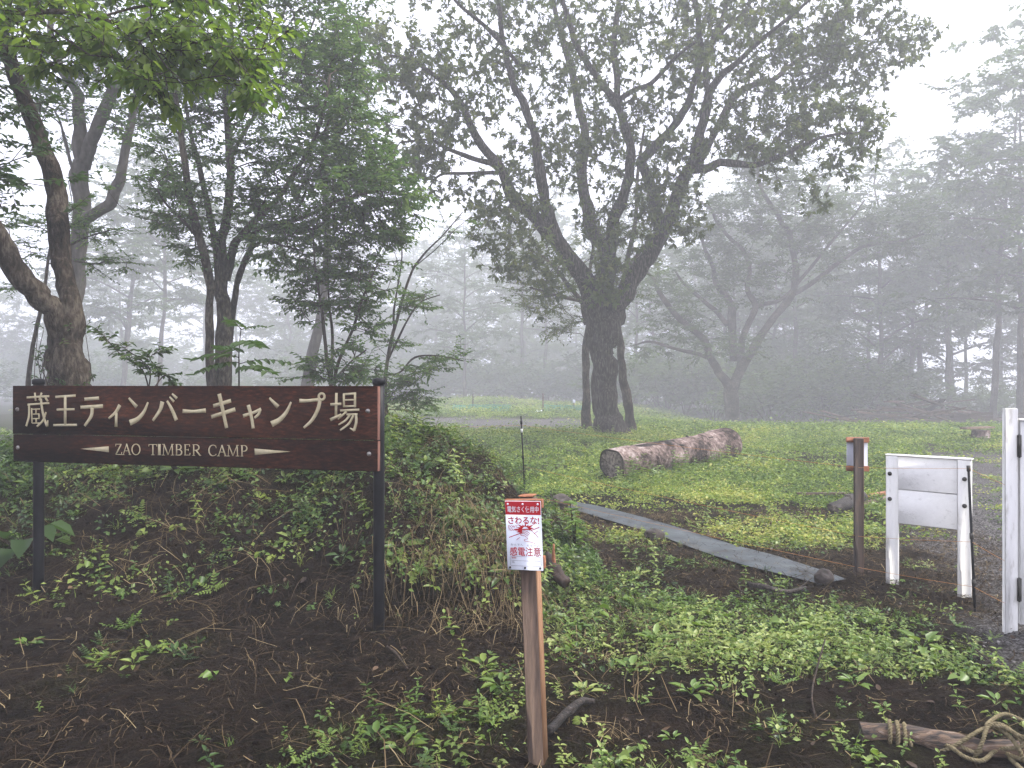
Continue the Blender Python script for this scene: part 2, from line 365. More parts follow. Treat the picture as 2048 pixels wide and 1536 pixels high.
m1 = N_(t, 'ShaderNodeMix', data_type='RGBA'); t.links.new(va.outputs[0], m1.inputs[0]); t.links.new(m0.outputs[2], m1.inputs[6]); t.links.new(grs.outputs[0], m1.inputs[7])
gm = N_(t, 'ShaderNodeMath', operation='ADD', use_clamp=True); t.links.new(ag.outputs['Fac'], gm.inputs[0]); t.links.new(vm.outputs[0], gm.inputs[1])
gm2 = N_(t, 'ShaderNodeMath', operation='MULTIPLY', use_clamp=True); t.links.new(gm.outputs[0], gm2.inputs[0]); t.links.new(ag.outputs['Fac'], gm2.inputs[1])
m2 = N_(t, 'ShaderNodeMix', data_type='RGBA'); t.links.new(gm2.outputs[0], m2.inputs[0]); t.links.new(m1.outputs[2], m2.inputs[6]); t.links.new(grv.outputs[0], m2.inputs[7])
p = N_(t, 'ShaderNodeBsdfPrincipled', i_Roughness=.9); p.inputs['Specular IOR Level'].default_value = .05
t.links.new(m2.outputs[2], p.inputs['Base Color'])
bh = N_(t, 'ShaderNodeMath', operation='ADD'); t.links.new(nf.outputs['Fac'], bh.inputs[0]); t.links.new(ns.outputs['Fac'], bh.inputs[1])
b = N_(t, 'ShaderNodeBump', i_Strength=1.0, i_Distance=.06); t.links.new(bh.outputs[0], b.inputs['Height']); t.links.new(b.outputs[0], p.inputs['Normal'])
t.links.new(p.outputs[0], o.inputs[0])
gro = obj('ground', g, m, smooth=True, tint=False)
for nm, arr in (('veg', VEG), ('gravel', GRV)):
    a = gro.data.attributes.new(nm, 'FLOAT', 'POINT'); a.data.foreach_set('value', arr.astype(np.float32).ravel())
tag(gro, kind='structure')

# ------------------------------------------------------------------ trees
def grow(limbs, att, bf=.25, step=.28, seed=0, tip=.0055, ex=2.15):
    """connect each attractor to the nearest place on the tree, twig by twig; returns new branches [(points, radii)]"""
    r = rng(seed); P0, D0, L0, R0 = [], [], [], []
    for Pl, Rl in limbs:
        k = max(2, int(len(Pl) * .0)); cl = np.concatenate([[0], np.cumsum(np.linalg.norm(np.diff(Pl, axis=0), axis=1))])
        P0.append(Pl); T = unit(np.gradient(Pl, axis=0)); D0.append(T); L0.append(cl + Pl[0, 2] * 1.0); R0.append(Rl)
    P0, D0, L0, R0 = map(np.concatenate, (P0, D0, L0, R0)); nb = len(P0)
    cap = nb + len(att) * 14; P = np.zeros((cap, 3)); D = np.zeros((cap, 3)); PL = np.zeros(cap); par = np.full(cap, -1)
    P[:nb], D[:nb], PL[:nb] = P0, D0, L0; n = nb
    md = np.array([np.min(((P0 - a) ** 2).sum(1)) for a in att]); order = np.argsort(md); chains = []
    for ai in order:
        a = att[ai]; d = np.sqrt(((P[:n] - a) ** 2).sum(1)); j = int(np.argmin(d + bf * PL[:n] + .6 * np.maximum(0, P[:n, 2] - a[2])))
        L = d[j]
        if L < .05: continue
        k = int(min(12, max(2, round(L / step)))); t = (np.arange(1, k + 1) / k)[:, None]
        d0 = unit(D[j] * .8 + unit(a - P[j]) * .8 + r.normal(0, .25, 3) + np.array([0, 0, .15])); c = P[j] + d0 * L * .45
        Q = (1 - t) ** 2 * P[j] + 2 * t * (1 - t) * c + t * t * a; Q[:-1] += r.normal(0, L * .02 + .012, (k - 1, 3))
        ids = np.arange(n, n + k); P[n:n + k] = Q; D[n:n + k] = unit(np.diff(np.concatenate([P[[j]], Q]), axis=0)); PL[n:n + k] = PL[j] + L * t[:, 0]
        par[n] = j; par[n + 1:n + k] = ids[:-1]; n += k; chains.append((j, ids))
    R = np.zeros(n)
    acc = np.zeros(n)
    for q in range(n - 1, nb - 1, -1):
        R[q] = max(tip, acc[q]) ** 1.0 if acc[q] == 0 else acc[q] ** (1 / ex)
        if par[q] >= nb: acc[par[q]] += R[q] ** ex
    out = []
    for j, ids in chains:
        rj = R[ids[0]] if j >= nb else min(R[ids[0]] * 1.15, R0[j] * .8)
        rad = np.concatenate([[rj], R[ids]])
        if j < nb: rad = np.minimum(rad, R0[j] * .8)
        out.append((np.concatenate([P[[j]], P[ids]]), rad))
    return out
def rot_about(v, k, a):
    k = unit(k); c, s = np.cos(a)[..., None], np.sin(a)[..., None]
    return v * c + np.cross(k, v) * s + k * (k * v).sum(-1, keepdims=True) * (1 - c)
def foliage(gl, gt, A, Dr, r, kind='rosette', twigs=4, per=7, L=.13, W=.5, spread=.45, flat=.6, six=False, droop=.3, tb=.5, tv=.25):
    """short twigs with leaves around every branch end A (growing along Dr)"""
    n = len(A); k = twigs; A = np.repeat(A, k, 0); Dr = np.repeat(Dr, k, 0)
    d = unit(Dr * .7 + r.normal(0, .75, A.shape) * np.array([1, 1, flat])); ln = spread * r.uniform(.35, 1.1, len(A)); E = A + d * ln[:, None]
    ti = np.clip(tb + tv * r.normal(0, 1, len(A)), 0, 1)
    if gt is not None:
        S = unit(np.cross(d, np.array([.3, .5, .8]))); B = np.cross(d, S); w0 = .0045; Vs = []
        for q, rad in ((A, w0), (E, w0 * .5)):
            for th in (0, 2.1, 4.2): Vs.append(q + rad * (math.cos(th) * S + math.sin(th) * B))
        V = np.stack(Vs, 1).reshape(-1, 3); i = np.arange(len(A))[:, None] * 6
        gt.add(V, [np.concatenate([i + [0, 1, 4, 3], i + [1, 2, 5, 4], i + [2, 0, 3, 5]], 1).reshape(-1, 4)])
    E2 = np.repeat(E, per, 0); d2 = np.repeat(d, per, 0); A2 = np.repeat(A, per, 0); t2 = np.repeat(ti, per) + r.normal(0, .1, len(E2)); N = len(E2)
    up = np.array([0, 0, 1.])
    if kind == 'rosette':
        S = unit(np.cross(d2, r.normal(0, 1, (N, 3)))); ang = r.uniform(.5, 1.5, N)
        D = d2 * np.cos(ang)[:, None] + S * np.sin(ang)[:, None]; D = unit(D - up * droop * r.uniform(0, 1.4, (N, 1)))
        Nn = unit(d2 + up * .6 + r.normal(0, .35, (N, 3))); Pp = E2 - d2 * (r.uniform(0, .25, N) * spread)[:, None]
    else:                                    # flat spray: leaves left and right of the twig, facing up
        f = np.tile((np.arange(per) + .6) / per, len(E)); side = np.tile(np.where(np.arange(per) % 2, 1., -1.), len(E))
        S = unit(np.cross(d2, up)); Pp = A2 + (E2 - A2) * f[:, None] * 1.05
        D = unit(d2 * .75 + S * side[:, None] * .9 + r.normal(0, .22, (N, 3)) - up * droop * r.uniform(.2, 1.2, (N, 1)))
        Nn = unit(up + r.normal(0, .33, (N, 3)))
    LL = L * r.uniform(.65, 1.2, N)
    add_leaves(gl, Pp, D, Nn, LL, LL * W * r.uniform(.85, 1.15, N), np.clip(t2, 0, 1), six=six)
def limb_px(pts, d0, m=5, rs=1.0):           # [(px, py, depth offset, width px)] -> points, radii
    P = np.array([at(p[0], p[1], d0 + p[2]) for p in pts]); R = np.array([p[3] / 2 / F * (d0 + p[2]) * rs for p in pts]) * .93
    S = spline(P, m); t = np.linspace(0, len(pts) - 1, len(S)); return S, np.interp(t, np.arange(len(pts)), R)
def wobble(P, R, seed, a=.25):
    t = np.arange(len(P)) * .37; k = a * R[:, None] * np.minimum(1, np.arange(len(P)) / 3)[:, None]
    return P + k * np.stack([noise(t, seed, 0, 1), noise(t, seed, 5, 2), noise(t, seed, 9, 3)], -1)
def to_ground(P, R, flare=1.35, under=.35):  # lengthen a trunk into the soil with a root flare
    b = P[0].copy(); h = float(Hs(b[0], b[1]))
    d = unit(P[1] - P[0]); k = max(0.0, (b[2] - h)) + under
    if k > .05:
        n = max(2, int(k / .25)); E = np.array([b - (d * np.array([.6, .6, 1]) / max(.5, d[2])) * k * (n - q) / n for q in range(n)])
        P = np.concatenate([E, P]); R = np.concatenate([np.full(n, R[0]), R])
    z = P[:, 2] - h; R = R * (1 + (flare - 1) * np.exp(-np.clip(z, 0, None) / .28)); return P, R
def build_tree(name, label, limbs, att, leafkw, leaf_mat_, bark_mat, seed, group=None, bf=.25, step=.28, sides=9, tip=.0055, extra=None, cat='tree', twig_g=True, lim=None):
    r = rng(seed); limbs = [(wobble(P, R, seed * 3 + k), R) for k, (P, R) in enumerate(limbs)]
    limbs[0] = to_ground(*limbs[0]); base = limbs[0][0][0]; base = np.array([base[0], base[1], float(Hs(base[0], base[1]))])
    br = grow(limbs, att, bf, step, seed, tip)
    gt = Geo()
    for k, (P, R) in enumerate(limbs):
        V, Fs = tube(P, R, sides if R.max() > .05 else 6, wob=.22, seed=seed + k); gt.add(V, Fs)
    ends, dirs = [], []
    for P, R in br:
        V, Fs = tube(P, R, 5 if R[0] > .02 else 3, cap=False); gt.add(V, Fs)
        for q in ([len(P) - 1] if len(P) < 5 else [len(P) - 1, len(P) - 3]):
            ends.append(P[q]); dirs.append(unit(P[q] - P[q - 1]))
    gl = Geo(); ends, dirs = np.array(ends), np.array(dirs)
    if lim is not None: k = lim(ends); ends, dirs = ends[k], dirs[k]
    foliage(gl, gt if twig_g else None, ends, dirs, r, **leafkw)
    t = thing(name, base, label, cat, group)
    obj('trunk', gt, bark_mat, t, smooth=True, tint=False); obj('crown', gl, leaf_mat_, t)
    return t
def around(limbs, n, rad, r, lo=.35, flat=.7, idx=None, zmin=None):      # attractors round the upper part of the limbs
    C = []
    for k, (P, R) in enumerate(limbs):
        if idx is not None and k not in idx: continue
        C.append(P[int(len(P) * lo):])
    C = np.concatenate(C); q = C[r.integers(0, len(C), n)]; v = unit(r.normal(0, 1, (n, 3))) * (rad * r.uniform(.25, 1, (n, 1)) ** .6) * np.array([1, 1, flat])
    a = q + v
    return a if zmin is None else a[a[:, 2] > zmin]
def blobs(L, d0, r):                          # [(px, py, rx, ry, depth offset, depth radius m, count)]
    out = []
    for px, py, rx, ry, dd, dr, n in L:
        v = unit(r.normal(0, 1, (n, 3))) * r.uniform(.1, 1, (n, 1)) ** .5; d = d0 + dd
        out.append(at(px, py, d) + v * np.array([rx / F * d, dr, ry / F * d]))
    return np.concatenate(out)

# the great oak -------------------------------------------------------------
D_OAK = 21.5
oak = [
 [(1226, 872, 0, 60), (1218, 830, 0, 54), (1211, 780, 0, 50), (1207, 720, 0, 51), (1208, 685, 0, 56), (1214, 655, 0, 54), (1228, 622, .05, 46), (1246, 590, .1, 41), (1275, 540, .2, 36), (1304, 500, .3, 34), (1327, 462, .3, 31), (1342, 432, .2, 28), (1361, 369, 0, 26), (1381, 328, -.2, 24), (1395, 284, -.4, 21), (1412, 226, -.6, 19), (1420, 186, -.8, 17), (1440, 155, -1, 15), (1478, 122, -1.4, 12), (1519, 82, -1.8, 10), (1567, 44, -2.2, 8), (1620, 0, -2.5, 6)],
 [(1204, 720, 0, 46), (1201, 665, 0, 48), (1186, 605, -.2, 42), (1160, 550, -.5, 37), (1125, 500, -.8, 33), (1085, 450, -1.1, 28), (1030, 395, -1.4, 25), (998, 335, -1.7, 22), (944, 260, -2.2, 17), (917, 200, -2.6, 13), (880, 160, -3, 10), (820, 120, -3.4, 7), (780, 110, -3.6, 5)],
 [(1115, 482, -.9, 30), (1094, 417, -1.1, 24), (1081, 359, -1.3, 22), (1074, 290, -1.4, 19), (1050, 212, -1.5, 17), (1029, 171, -1.6, 15), (1012, 109, -1.7, 13), (1002, 62, -1.8, 11), (999, 10, -2, 10), (985, -70, -2.2, 7)],
 [(1206, 690, .1, 36), (1208, 640, .2, 38), (1214, 560, .5, 35), (1212, 506, .8, 33), (1187, 462, 1.1, 27), (1173, 410, 1.4, 24), (1166, 342, 1.7, 22), (1170, 284, 2, 20), (1160, 220, 2.3, 17), (1142, 130, 2.6, 15), (1122, 68, 2.8, 12), (1105, 5, 3, 10), (1095, -80, 3.2, 7)],
 [(1216, 560, .3, 32), (1224, 506, .2, 27), (1228, 444, 0, 25), (1248, 393, -.2, 23), (1258, 342, -.4, 21), (1262, 300, -.6, 20), (1250, 255, -.8, 18), (1236, 215, -1, 17), (1221, 190, -1.2, 16), (1190, 147, -1.4, 14), (1156, 96, -1.6, 12), (1139, 48, -1.8, 11), (1122, -10, -2, 9), (1105, -90, -2.2, 6)],
 [(1234, 215, -1, 15), (1234, 164, -.8, 14), (1228, 102, -.6, 13), (1234, 34, -.4, 11), (1240, -60, 0, 8)],
 [(1240, 198, -1, 12), (1270, 180, -1.2, 11), (1310, 160, -1.5, 10), (1350, 115, -2, 8), (1390, 85, -2.4, 6)],
 [(1325, 462, .3, 27), (1313, 427, .5, 26), (1306, 393, .7, 25), (1293, 349, .8, 23), (1283, 318, .8, 21), (1313, 294, .7, 20), (1347, 253, .5, 17), (1375, 205, .3, 15), (1392, 150, .2, 14), (1402, 113, .1, 13), (1397, 50, 0, 11), (1386, -15, 0, 9), (1370, -100, 0, 6)],
 [(1383, 330, 0, 20), (1400, 318, .3, 18), (1427, 273, .8, 16), (1450, 222, 1.3, 15), (1474, 188, 1.8, 14), (1512, 167, 2.2, 13), (1550, 157, 2.5, 11), (1590, 125, 2.8, 9), (1650, 95, 3, 7), (1720, 80, 3.2, 5)],
 [(1376, 338, 0, 20), (1410, 336, -.4, 17), (1450, 325, -.8, 15), (1505, 330, -1.2, 12), (1553, 314, -1.6, 10), (1608, 290, -2, 8), (1660, 270, -2.3, 6), (1720, 265, -2.5, 4)],
 [(1418, 190, -.8, 12), (1412, 140, -.5, 11), (1425, 80, -.2, 9), (1450, 20, 0, 8), (1480, -60, 0, 5)],
 [(996, 330, -1.7, 12), (950, 318, -2, 10), (900, 300, -2.3, 8), (860, 280, -2.6, 6), (800, 285, -3, 4)],
 [(1002, 345, -1.7, 9), (930, 346, -1.5, 7), (880, 350, -1.4, 5), (855, 380, -1.4, 3)],
 [(1036, 128, -1.6, 9), (980, 60, -2.2, 8), (920, 10, -2.8, 7), (880, -40, -3, 5)],
 [(1404, 112, .1, 9), (1450, 60, .5, 8), (1490, 20, 1, 7), (1530, -40, 1.4, 5)],
]
r_ = rng(101); OL = [limb_px(l, D_OAK) for l in oak]
oa = np.concatenate([around(OL[1:] + [(OL[0][0][60:], OL[0][1][60:])], 430, 1.15, r_, .42, .8), blobs([
 (760, 120, 90, 80, -3, 1.2, 36), (700, 60, 80, 70, -2.6, 1.2, 25), (860, 260, 100, 70, -2.6, 1.2, 43), (800, 340, 90, 45, -2.6, 1, 30), (900, 180, 90, 80, -2.6, 1.2, 36), (960, 90, 110, 90, -1, 1.5, 43),
 (1010, 430, 75, 70, -2.2, 1.2, 43), (1040, 500, 75, 60, -1.8, 1.2, 33), (1090, 560, 55, 60, -1.6, 1, 18), (1130, 240, 130, 120, 1, 1.6, 64), (1110, 330, 110, 100, -.6, 1.6, 50), (1160, 60, 160, 100, 0, 2, 64),
 (1210, 560, 36, 50, -.9, .6, 33), (1225, 470, 70, 80, -.8, .8, 36), (1290, 400, 70, 60, -.9, .9, 24), (1350, 430, 55, 55, -.8, .7, 24), (1250, 280, 90, 80, .6, 1.4, 36),
 (1340, 330, 80, 60, -.9, 1, 33), (1330, 60, 140, 110, 0, 2, 64), (1470, 60, 140, 100, .5, 2, 79), (1500, 230, 110, 70, .6, 1.4, 50), (1450, 290, 80, 45, -.6, 1, 28),
 (1620, 60, 110, 80, 0, 1.6, 72), (1720, 50, 90, 70, .5, 1.4, 57), (1660, 150, 100, 50, 1, 1.4, 57), (1750, 130, 70, 50, 1.5, 1.2, 36), (1825, 75, 45, 40, 2, .8, 15), (1850, 90, 28, 20, 2, .5, 5), (1640, 240, 100, 45, -1.4, 1.2, 50), (1720, 250, 55, 40, -2, .9, 25),
 (1560, 280, 90, 35, -1, 1, 25), (1690, 320, 50, 35, -2, .7, 10), (1640, 385, 35, 45, -2, .6, 8), (1300, -60, 300, 70, 0, 3, 64), (1000, -60, 260, 60, 0, 3, 43), (1600, -60, 200, 60, 0, 2, 43)], D_OAK, r_)])
build_tree('oak_tree', 'great spreading oak with thick forked trunk standing beyond the pale fallen log', OL, oa,
  dict(kind='rosette', twigs=4, per=8, L=.16, W=.46, spread=.38, flat=.7, droop=.45, tb=.45, tv=.24), M['oak_leaf'], M['oak_bark'], 11, bf=.22, step=.3, sides=14)

# two slim trees beside the oak's trunk
L_ = [limb_px(l, 24.5) for l in [[(1173, 868, 0, 20), (1173, 800, 0, 17), (1172, 740, 0, 16), (1170, 690, 0, 14), (1178, 640, 0, 13), (1160, 600, 0, 11), (1130, 560, 0, 9), (1095, 520, .2, 7), (1060, 500, .4, 4)], [(1172, 650, 0, 10), (1165, 600, 0, 9), (1180, 540, .4, 7), (1190, 470, .8, 5)], [(1160, 602, 0, 8), (1110, 590, -.5, 6), (1060, 575, -1, 4)]]]
r_ = rng(102); build_tree('slim_tree', 'slim dark tree standing close beside the great oak trunk, on its left', L_, np.concatenate([around(L_[1:] + [(L_[0][0][20:], L_[0][1][20:])], 90, 1.0, r_, .3, .6), blobs([(1090, 560, 60, 40, 0, .8, 30), (1120, 640, 50, 30, 0, .8, 26), (1080, 600, 45, 25, -.5, .6, 16)], 24.5, r_)]),
  dict(kind='spray', twigs=3, per=8, L=.12, W=.5, spread=.6, flat=.35, tb=.5), M['oak_leaf'], M['bark'], 12)
L_ = [limb_px(l, 23.5) for l in [[(1262, 870, 0, 23), (1258, 830, 0, 20), (1250, 770, 0, 18), (1243, 720, 0, 17), (1240, 680, 0, 15), (1236, 620, .3, 13), (1250, 540, .8, 11), (1270, 450, 1.4, 9), (1275, 350, 2, 7), (1290, 250, 2.4, 5)], [(1250, 540, .8, 8), (1300, 480, 1.4, 6), (1330, 430, 2, 4)]]]
r_ = rng(103); build_tree('slim_tree', 'slim bowed tree trunk rising just behind the great oak on its right', L_, around(L_, 90, 1.2, r_, .6, .7),
  dict(kind='spray', twigs=3, per=7, L=.12, W=.5, spread=.6, flat=.4), M['oak_leaf'], M['bark'], 13)

# the crooked tree to the right of the oak, paler in the fog ------------------------
D5 = 45.0
crook = [
 [(1467, 856, 0, 36), (1464, 810, 0, 31), (1463, 769, 0, 30)],
 [(1460, 775, 0, 22), (1440, 745, -.3, 18), (1425, 722, -.5, 17), (1405, 675, -.8, 15), (1359, 640, -1.2, 13), (1323, 593, -1.6, 11), (1308, 560, -1.8, 8), (1285, 535, -2, 5)],
 [(1418, 716, -.5, 9), (1385, 706, -1, 8), (1351, 698, -1.4, 7), (1300, 683, -2, 5), (1270, 690, -2.4, 3)],
 [(1466, 775, 0, 24), (1484, 734, .2, 20), (1519, 679, .4, 18), (1550, 632, .6, 17), (1581, 593, .7, 16), (1593, 554, .7, 14), (1589, 511, .6, 13), (1577, 468, .5, 12), (1554, 429, .4, 10), (1527, 386, .2, 9), (1515, 345, 0, 7), (1510, 290, 0, 5)],
 [(1480, 745, .3, 16), (1484, 690, .6, 14), (1495, 652, .8, 14), (1511, 612, 1, 13), (1495, 581, 1.1, 11), (1499, 542, 1.2, 10), (1488, 503, 1.3, 9), (1456, 472, 1.3, 8), (1433, 441, 1.3, 7), (1417, 415, 1.2, 6), (1370, 390, 1.2, 4)],
 [(1586, 589, .7, 11), (1636, 558, .4, 10), (1691, 515, 0, 8), (1734, 491, -.3, 7), (1788, 484, -.6, 6), (1847, 468, -.9, 4)],
 [(1468, 720, .8, 17), (1464, 644, 1.4, 16), (1460, 605, 1.6, 14), (1433, 570, 1.8, 12), (1425, 534, 1.9, 10), (1409, 495, 2, 8), (1395, 450, 2, 6)],
 [(1455, 650, 1.4, 12), (1433, 624, 1.3, 10), (1405, 600, 1.2, 8), (1370, 570, 1, 6), (1350, 540, .9, 4)],
 [(1515, 610, 1, 9), (1560, 600, .6, 8), (1600, 560, .4, 7), (1650, 500, 0, 6), (1700, 440, -.4, 5), (1730, 400, -.6, 3)],
 [(1577, 468, .5, 7), (1610, 440, .8, 6), (1640, 410, 1.1, 5), (1660, 370, 1.3, 3)],
]
r_ = rng(105); CL = [limb_px(l, D5) for l in crook]
ca = np.concatenate([around(CL[1:], 330, 1.7, r_, .45, .6), blobs([(1450, 480, 110, 90, 1, 2, 60), (1600, 420, 130, 80, 0, 2, 70), (1700, 480, 110, 60, 0, 2, 50), (1560, 330, 100, 60, .5, 2, 50), (1350, 620, 60, 60, -1, 1.4, 26), (1800, 440, 90, 60, -.5, 2, 40), (1450, 690, 90, 30, -1, 1.4, 26), (1520, 560, 120, 60, 1, 2, 36)], D5, r_)])
build_tree('crooked_tree', 'foggy wide tree with crooked bare-looking limbs behind the far end of the log', CL, ca,
  dict(kind='spray', twigs=5, per=8, L=.24, W=.55, spread=.9, flat=.35, tb=.5), M['far_leaf'], M['bark'], 15, bf=.3, step=.4, sides=10)

# near tree on the left with two thick limbs ------------------------------------------
D1 = 8.6
T1 = [
 [(143, 800, 0, 88), (140, 760, 0, 80), (137, 700, 0, 72), (139, 650, 0, 60), (139, 605, 0, 46), (132, 560, .1, 38), (124, 510, .15, 40), (117, 460, .2, 44), (110, 390, .3, 41), (90, 312, .4, 36), (58, 224, .4, 33), (26, 146, .3, 30), (-2, 68, .2, 27), (-20, -20, 0, 23), (0, -130, -.3, 18), (60, -260, -.8, 12)],
 [(139, 730, 0, 56), (131, 675, 0, 58), (108, 628, -.1, 50), (76, 592, -.2, 46), (40, 550, -.3, 44), (8, 495, -.4, 44), (-30, 430, -.5, 40), (-80, 360, -.6, 36), (-150, 250, -.8, 30), (-200, 100, -1, 22), (-220, -80, -1, 14)],
 [(-20, -10, 0, 14), (60, -100, -.6, 11), (200, -180, -1.4, 8), (340, -240, -2, 5)],
]
r_ = rng(106); L1 = [limb_px(l, D1) for l in T1]
build_tree('leaning_tree', 'stout brown tree with two thick leaning limbs and viny foot behind the wooden sign', L1, np.concatenate([around(L1[1:], 150, 1.2, r_, .72, .6), blobs([(100, -190, 280, 70, -.8, 1.6, 80), (-120, -60, 140, 120, -.8, 1.6, 60)], D1, r_)]),
  dict(kind='spray', twigs=4, per=9, L=.10, W=.55, spread=.45, flat=.35, tb=.5), M['green_leaf'], M['bark'], 16, sides=16)

# pale forked tree behind it
D1b = 15.0
T1b = [
 [(92, 900, 0, 40), (96, 800, 0, 36), (108, 740, 0, 33), (135, 640, 0, 31), (154, 547, 0, 31), (161, 443, 0, 35), (161, 365, 0, 35), (163, 320, 0, 33)],
 [(162, 330, 0, 26), (157, 270, .1, 25), (156, 220, .2, 23), (152, 180, .2, 21), (120, 130, .3, 17), (100, 60, .4, 13), (110, -60, .5, 9)],
 [(168, 335, 0, 26), (180, 290, -.1, 26), (198, 245, -.2, 26), (226, 177, -.3, 24), (250, 146, -.4, 20), (275, 90, -.5, 17), (300, 10, -.6, 13), (330, -90, -.8, 8)],
 [(165, 450, 0, 22), (184, 430, -.2, 24), (215, 412, -.3, 25), (236, 375, -.3, 22), (245, 338, -.3, 19), (255, 276, -.3, 18), (268, 215, -.3, 15), (277, 165, -.3, 13), (300, 90, -.3, 9)],
 [(150, 362, 0, 8), (140, 320, .1, 7), (130, 281, .1, 7), (120, 245, .2, 5), (108, 218, .2, 4)],
]
r_ = rng(107); L1b = [limb_px(l, D1b) for l in T1b]
build_tree('forked_tree', 'pale grey forked tree seen just behind the stout leaning tree', L1b, np.concatenate([around(L1b[1:], 110, 1.2, r_, .6, .45), blobs([(110, 180, 110, 50, 0, 1, 30), (60, 140, 70, 60, 0, 1, 20), (230, 120, 120, 60, 0, 1.2, 36), (180, 40, 160, 60, 0, 1.5, 44), (90, 225, 60, 20, 0, .6, 12), (250, 240, 50, 30, 0, .8, 16)], D1b, r_)]),
  dict(kind='spray', twigs=4, per=8, L=.10, W=.5, spread=.5, flat=.3, tb=.4), M['dark_leaf'], M['pale_bark'], 17, sides=12)

# small layered tree between them
L_ = [limb_px(l, 12.5) for l in [[(55, 800, 0, 10), (60, 740, 0, 10), (68, 680, 0, 9), (79, 635, 0, 8), (90, 570, 0, 7), (100, 500, 0, 6), (120, 440, .2, 4)], [(84, 600, 0, 5), (50, 540, -.3, 4), (10, 500, -.6, 3)], [(95, 520, 0, 5), (160, 480, .2, 4), (220, 460, .4, 3)]]]
r_ = rng(108); build_tree('layered_tree', 'thin small tree with flat layers of leaves crossing behind the stout leaning tree', L_, blobs([(60, 450, 70, 14, 0, .7, 16), (190, 462, 70, 14, .2, .7, 16), (30, 500, 60, 14, 0, .6, 10), (200, 525, 60, 16, .3, .6, 12), (110, 445, 60, 12, 0, .5, 9), (20, 575, 40, 12, -.4, .4, 6)], 12.5, r_),
  dict(kind='spray', twigs=4, per=9, L=.075, W=.5, spread=.4, flat=.15, droop=.2, tb=.6), M['dark_leaf'], M['bark'], 18)

# multi-stemmed dark tree -----------------------------------------------------
D2 = 13.0
T2 = [
 [(441, 800, 0, 38), (442, 760, 0, 36), (444, 690, 0, 33), (445, 625, 0, 31), (443, 568, 0, 30), (443, 500, 0, 22), (450, 450, 0, 20), (458, 400, 0, 19), (459, 312, 0, 17), (455, 234, 0, 14), (450, 150, 0, 11), (460, 60, 0, 8), (470, -60, 0, 5)],
 [(425, 800, -.2, 20), (421, 720, -.2, 19), (417, 640, -.2, 18), (421, 590, -.2, 15), (417, 552, -.3, 20), (404, 495, -.4, 19), (390, 440, -.5, 18), (378, 390, -.5, 16), (370, 330, -.6, 15), (363, 280, -.6, 13), (358, 230, -.7, 11), (345, 150, -.8, 8), (330, 60, -1, 5)],
 [(437, 550, .2, 17), (430, 484, .3, 15), (418, 420, .4, 13), (408, 375, .4, 12), (396, 320, .5, 11), (385, 285, .5, 9), (372, 200, .7, 6), (380, 110, .8, 4)],
 [(452, 560, 0, 20), (462, 510, -.1, 18), (480, 475, -.3, 16), (521, 432, -.5, 13), (550, 405, -.7, 11), (600, 330, -1, 9), (640, 250, -1.2, 7), (660, 150, -1.4, 5)],
 [(456, 780, .4, 15), (459, 700, .4, 14), (464, 630, .3, 13), (472, 575, .2, 13), (487, 530, 0, 13), (500, 498, -.1, 12), (510, 460, -.3, 11), (552, 447, -.5, 10), (615, 432, -.9, 8), (680, 400, -1.2, 6), (760, 380, -1.5, 4)],
 [(455, 330, 0, 9), (490, 260, .3, 8), (540, 190, .6, 7), (600, 100, .8, 6), (640, 10, 1, 4)],
 [(400, 480, -.4, 8), (365, 440, -.6, 7), (330, 405, -.8, 5), (315, 380, -1, 3)],
 [(500, 500, -.1, 7), (530, 480, -.4, 6), (560, 490, -.6, 5), (600, 500, -.9, 3)],
]
r_ = rng(109); L2 = [limb_px(l, D2) for l in T2]
a2 = np.concatenate([around(L2, 230, .8, r_, .5, .5), blobs([(340, 370, 60, 26, -.6, .7, 24), (360, 440, 50, 25, -.6, .6, 18), (390, 500, 40, 25, -.3, .5, 14), (330, 200, 70, 60, -.4, .8, 24), (420, 200, 80, 60, 0, .8, 30), (420, 100, 110, 60, 0, 1, 40), (520, 180, 90, 70, .2, 1, 46), (560, 300, 100, 50, -.6, 1, 50), (500, 390, 60, 25, -.4, .6, 22),
 (640, 170, 90, 90, -.6, 1, 70), (700, 260, 80, 60, -.8, 1, 56), (640, 350, 90, 45, -.8, .9, 50), (740, 350, 70, 45, -1, .9, 40), (790, 400, 60, 40, -1.2, .8, 28), (700, 430, 80, 30, -1, .8, 36), (600, 450, 70, 25, -.8, .7, 26), (800, 455, 50, 25, -1.2, .6, 16), (600, 60, 100, 70, 0, 1, 50), (690, 110, 60, 70, -.5, .9, 34), (620, -40, 130, 50, 0, 1.2, 40), (430, -20, 150, 60, 0, 1.2, 40), (550, 500, 40, 15, -.6, .4, 9), (745, 470, 60, 20, -1, .6, 18)], D2, r_)])
build_tree('many_stemmed_tree', 'dark many-stemmed tree with dense leafy layers, rising above the middle of the wooden sign', L2, a2,
  dict(kind='spray', twigs=4, per=9, L=.093, W=.56, spread=.45, flat=.3, droop=.45, tb=.5, tv=.24), M['dark_leaf'], M['bark'], 19, bf=.22, step=.22, sides=10)

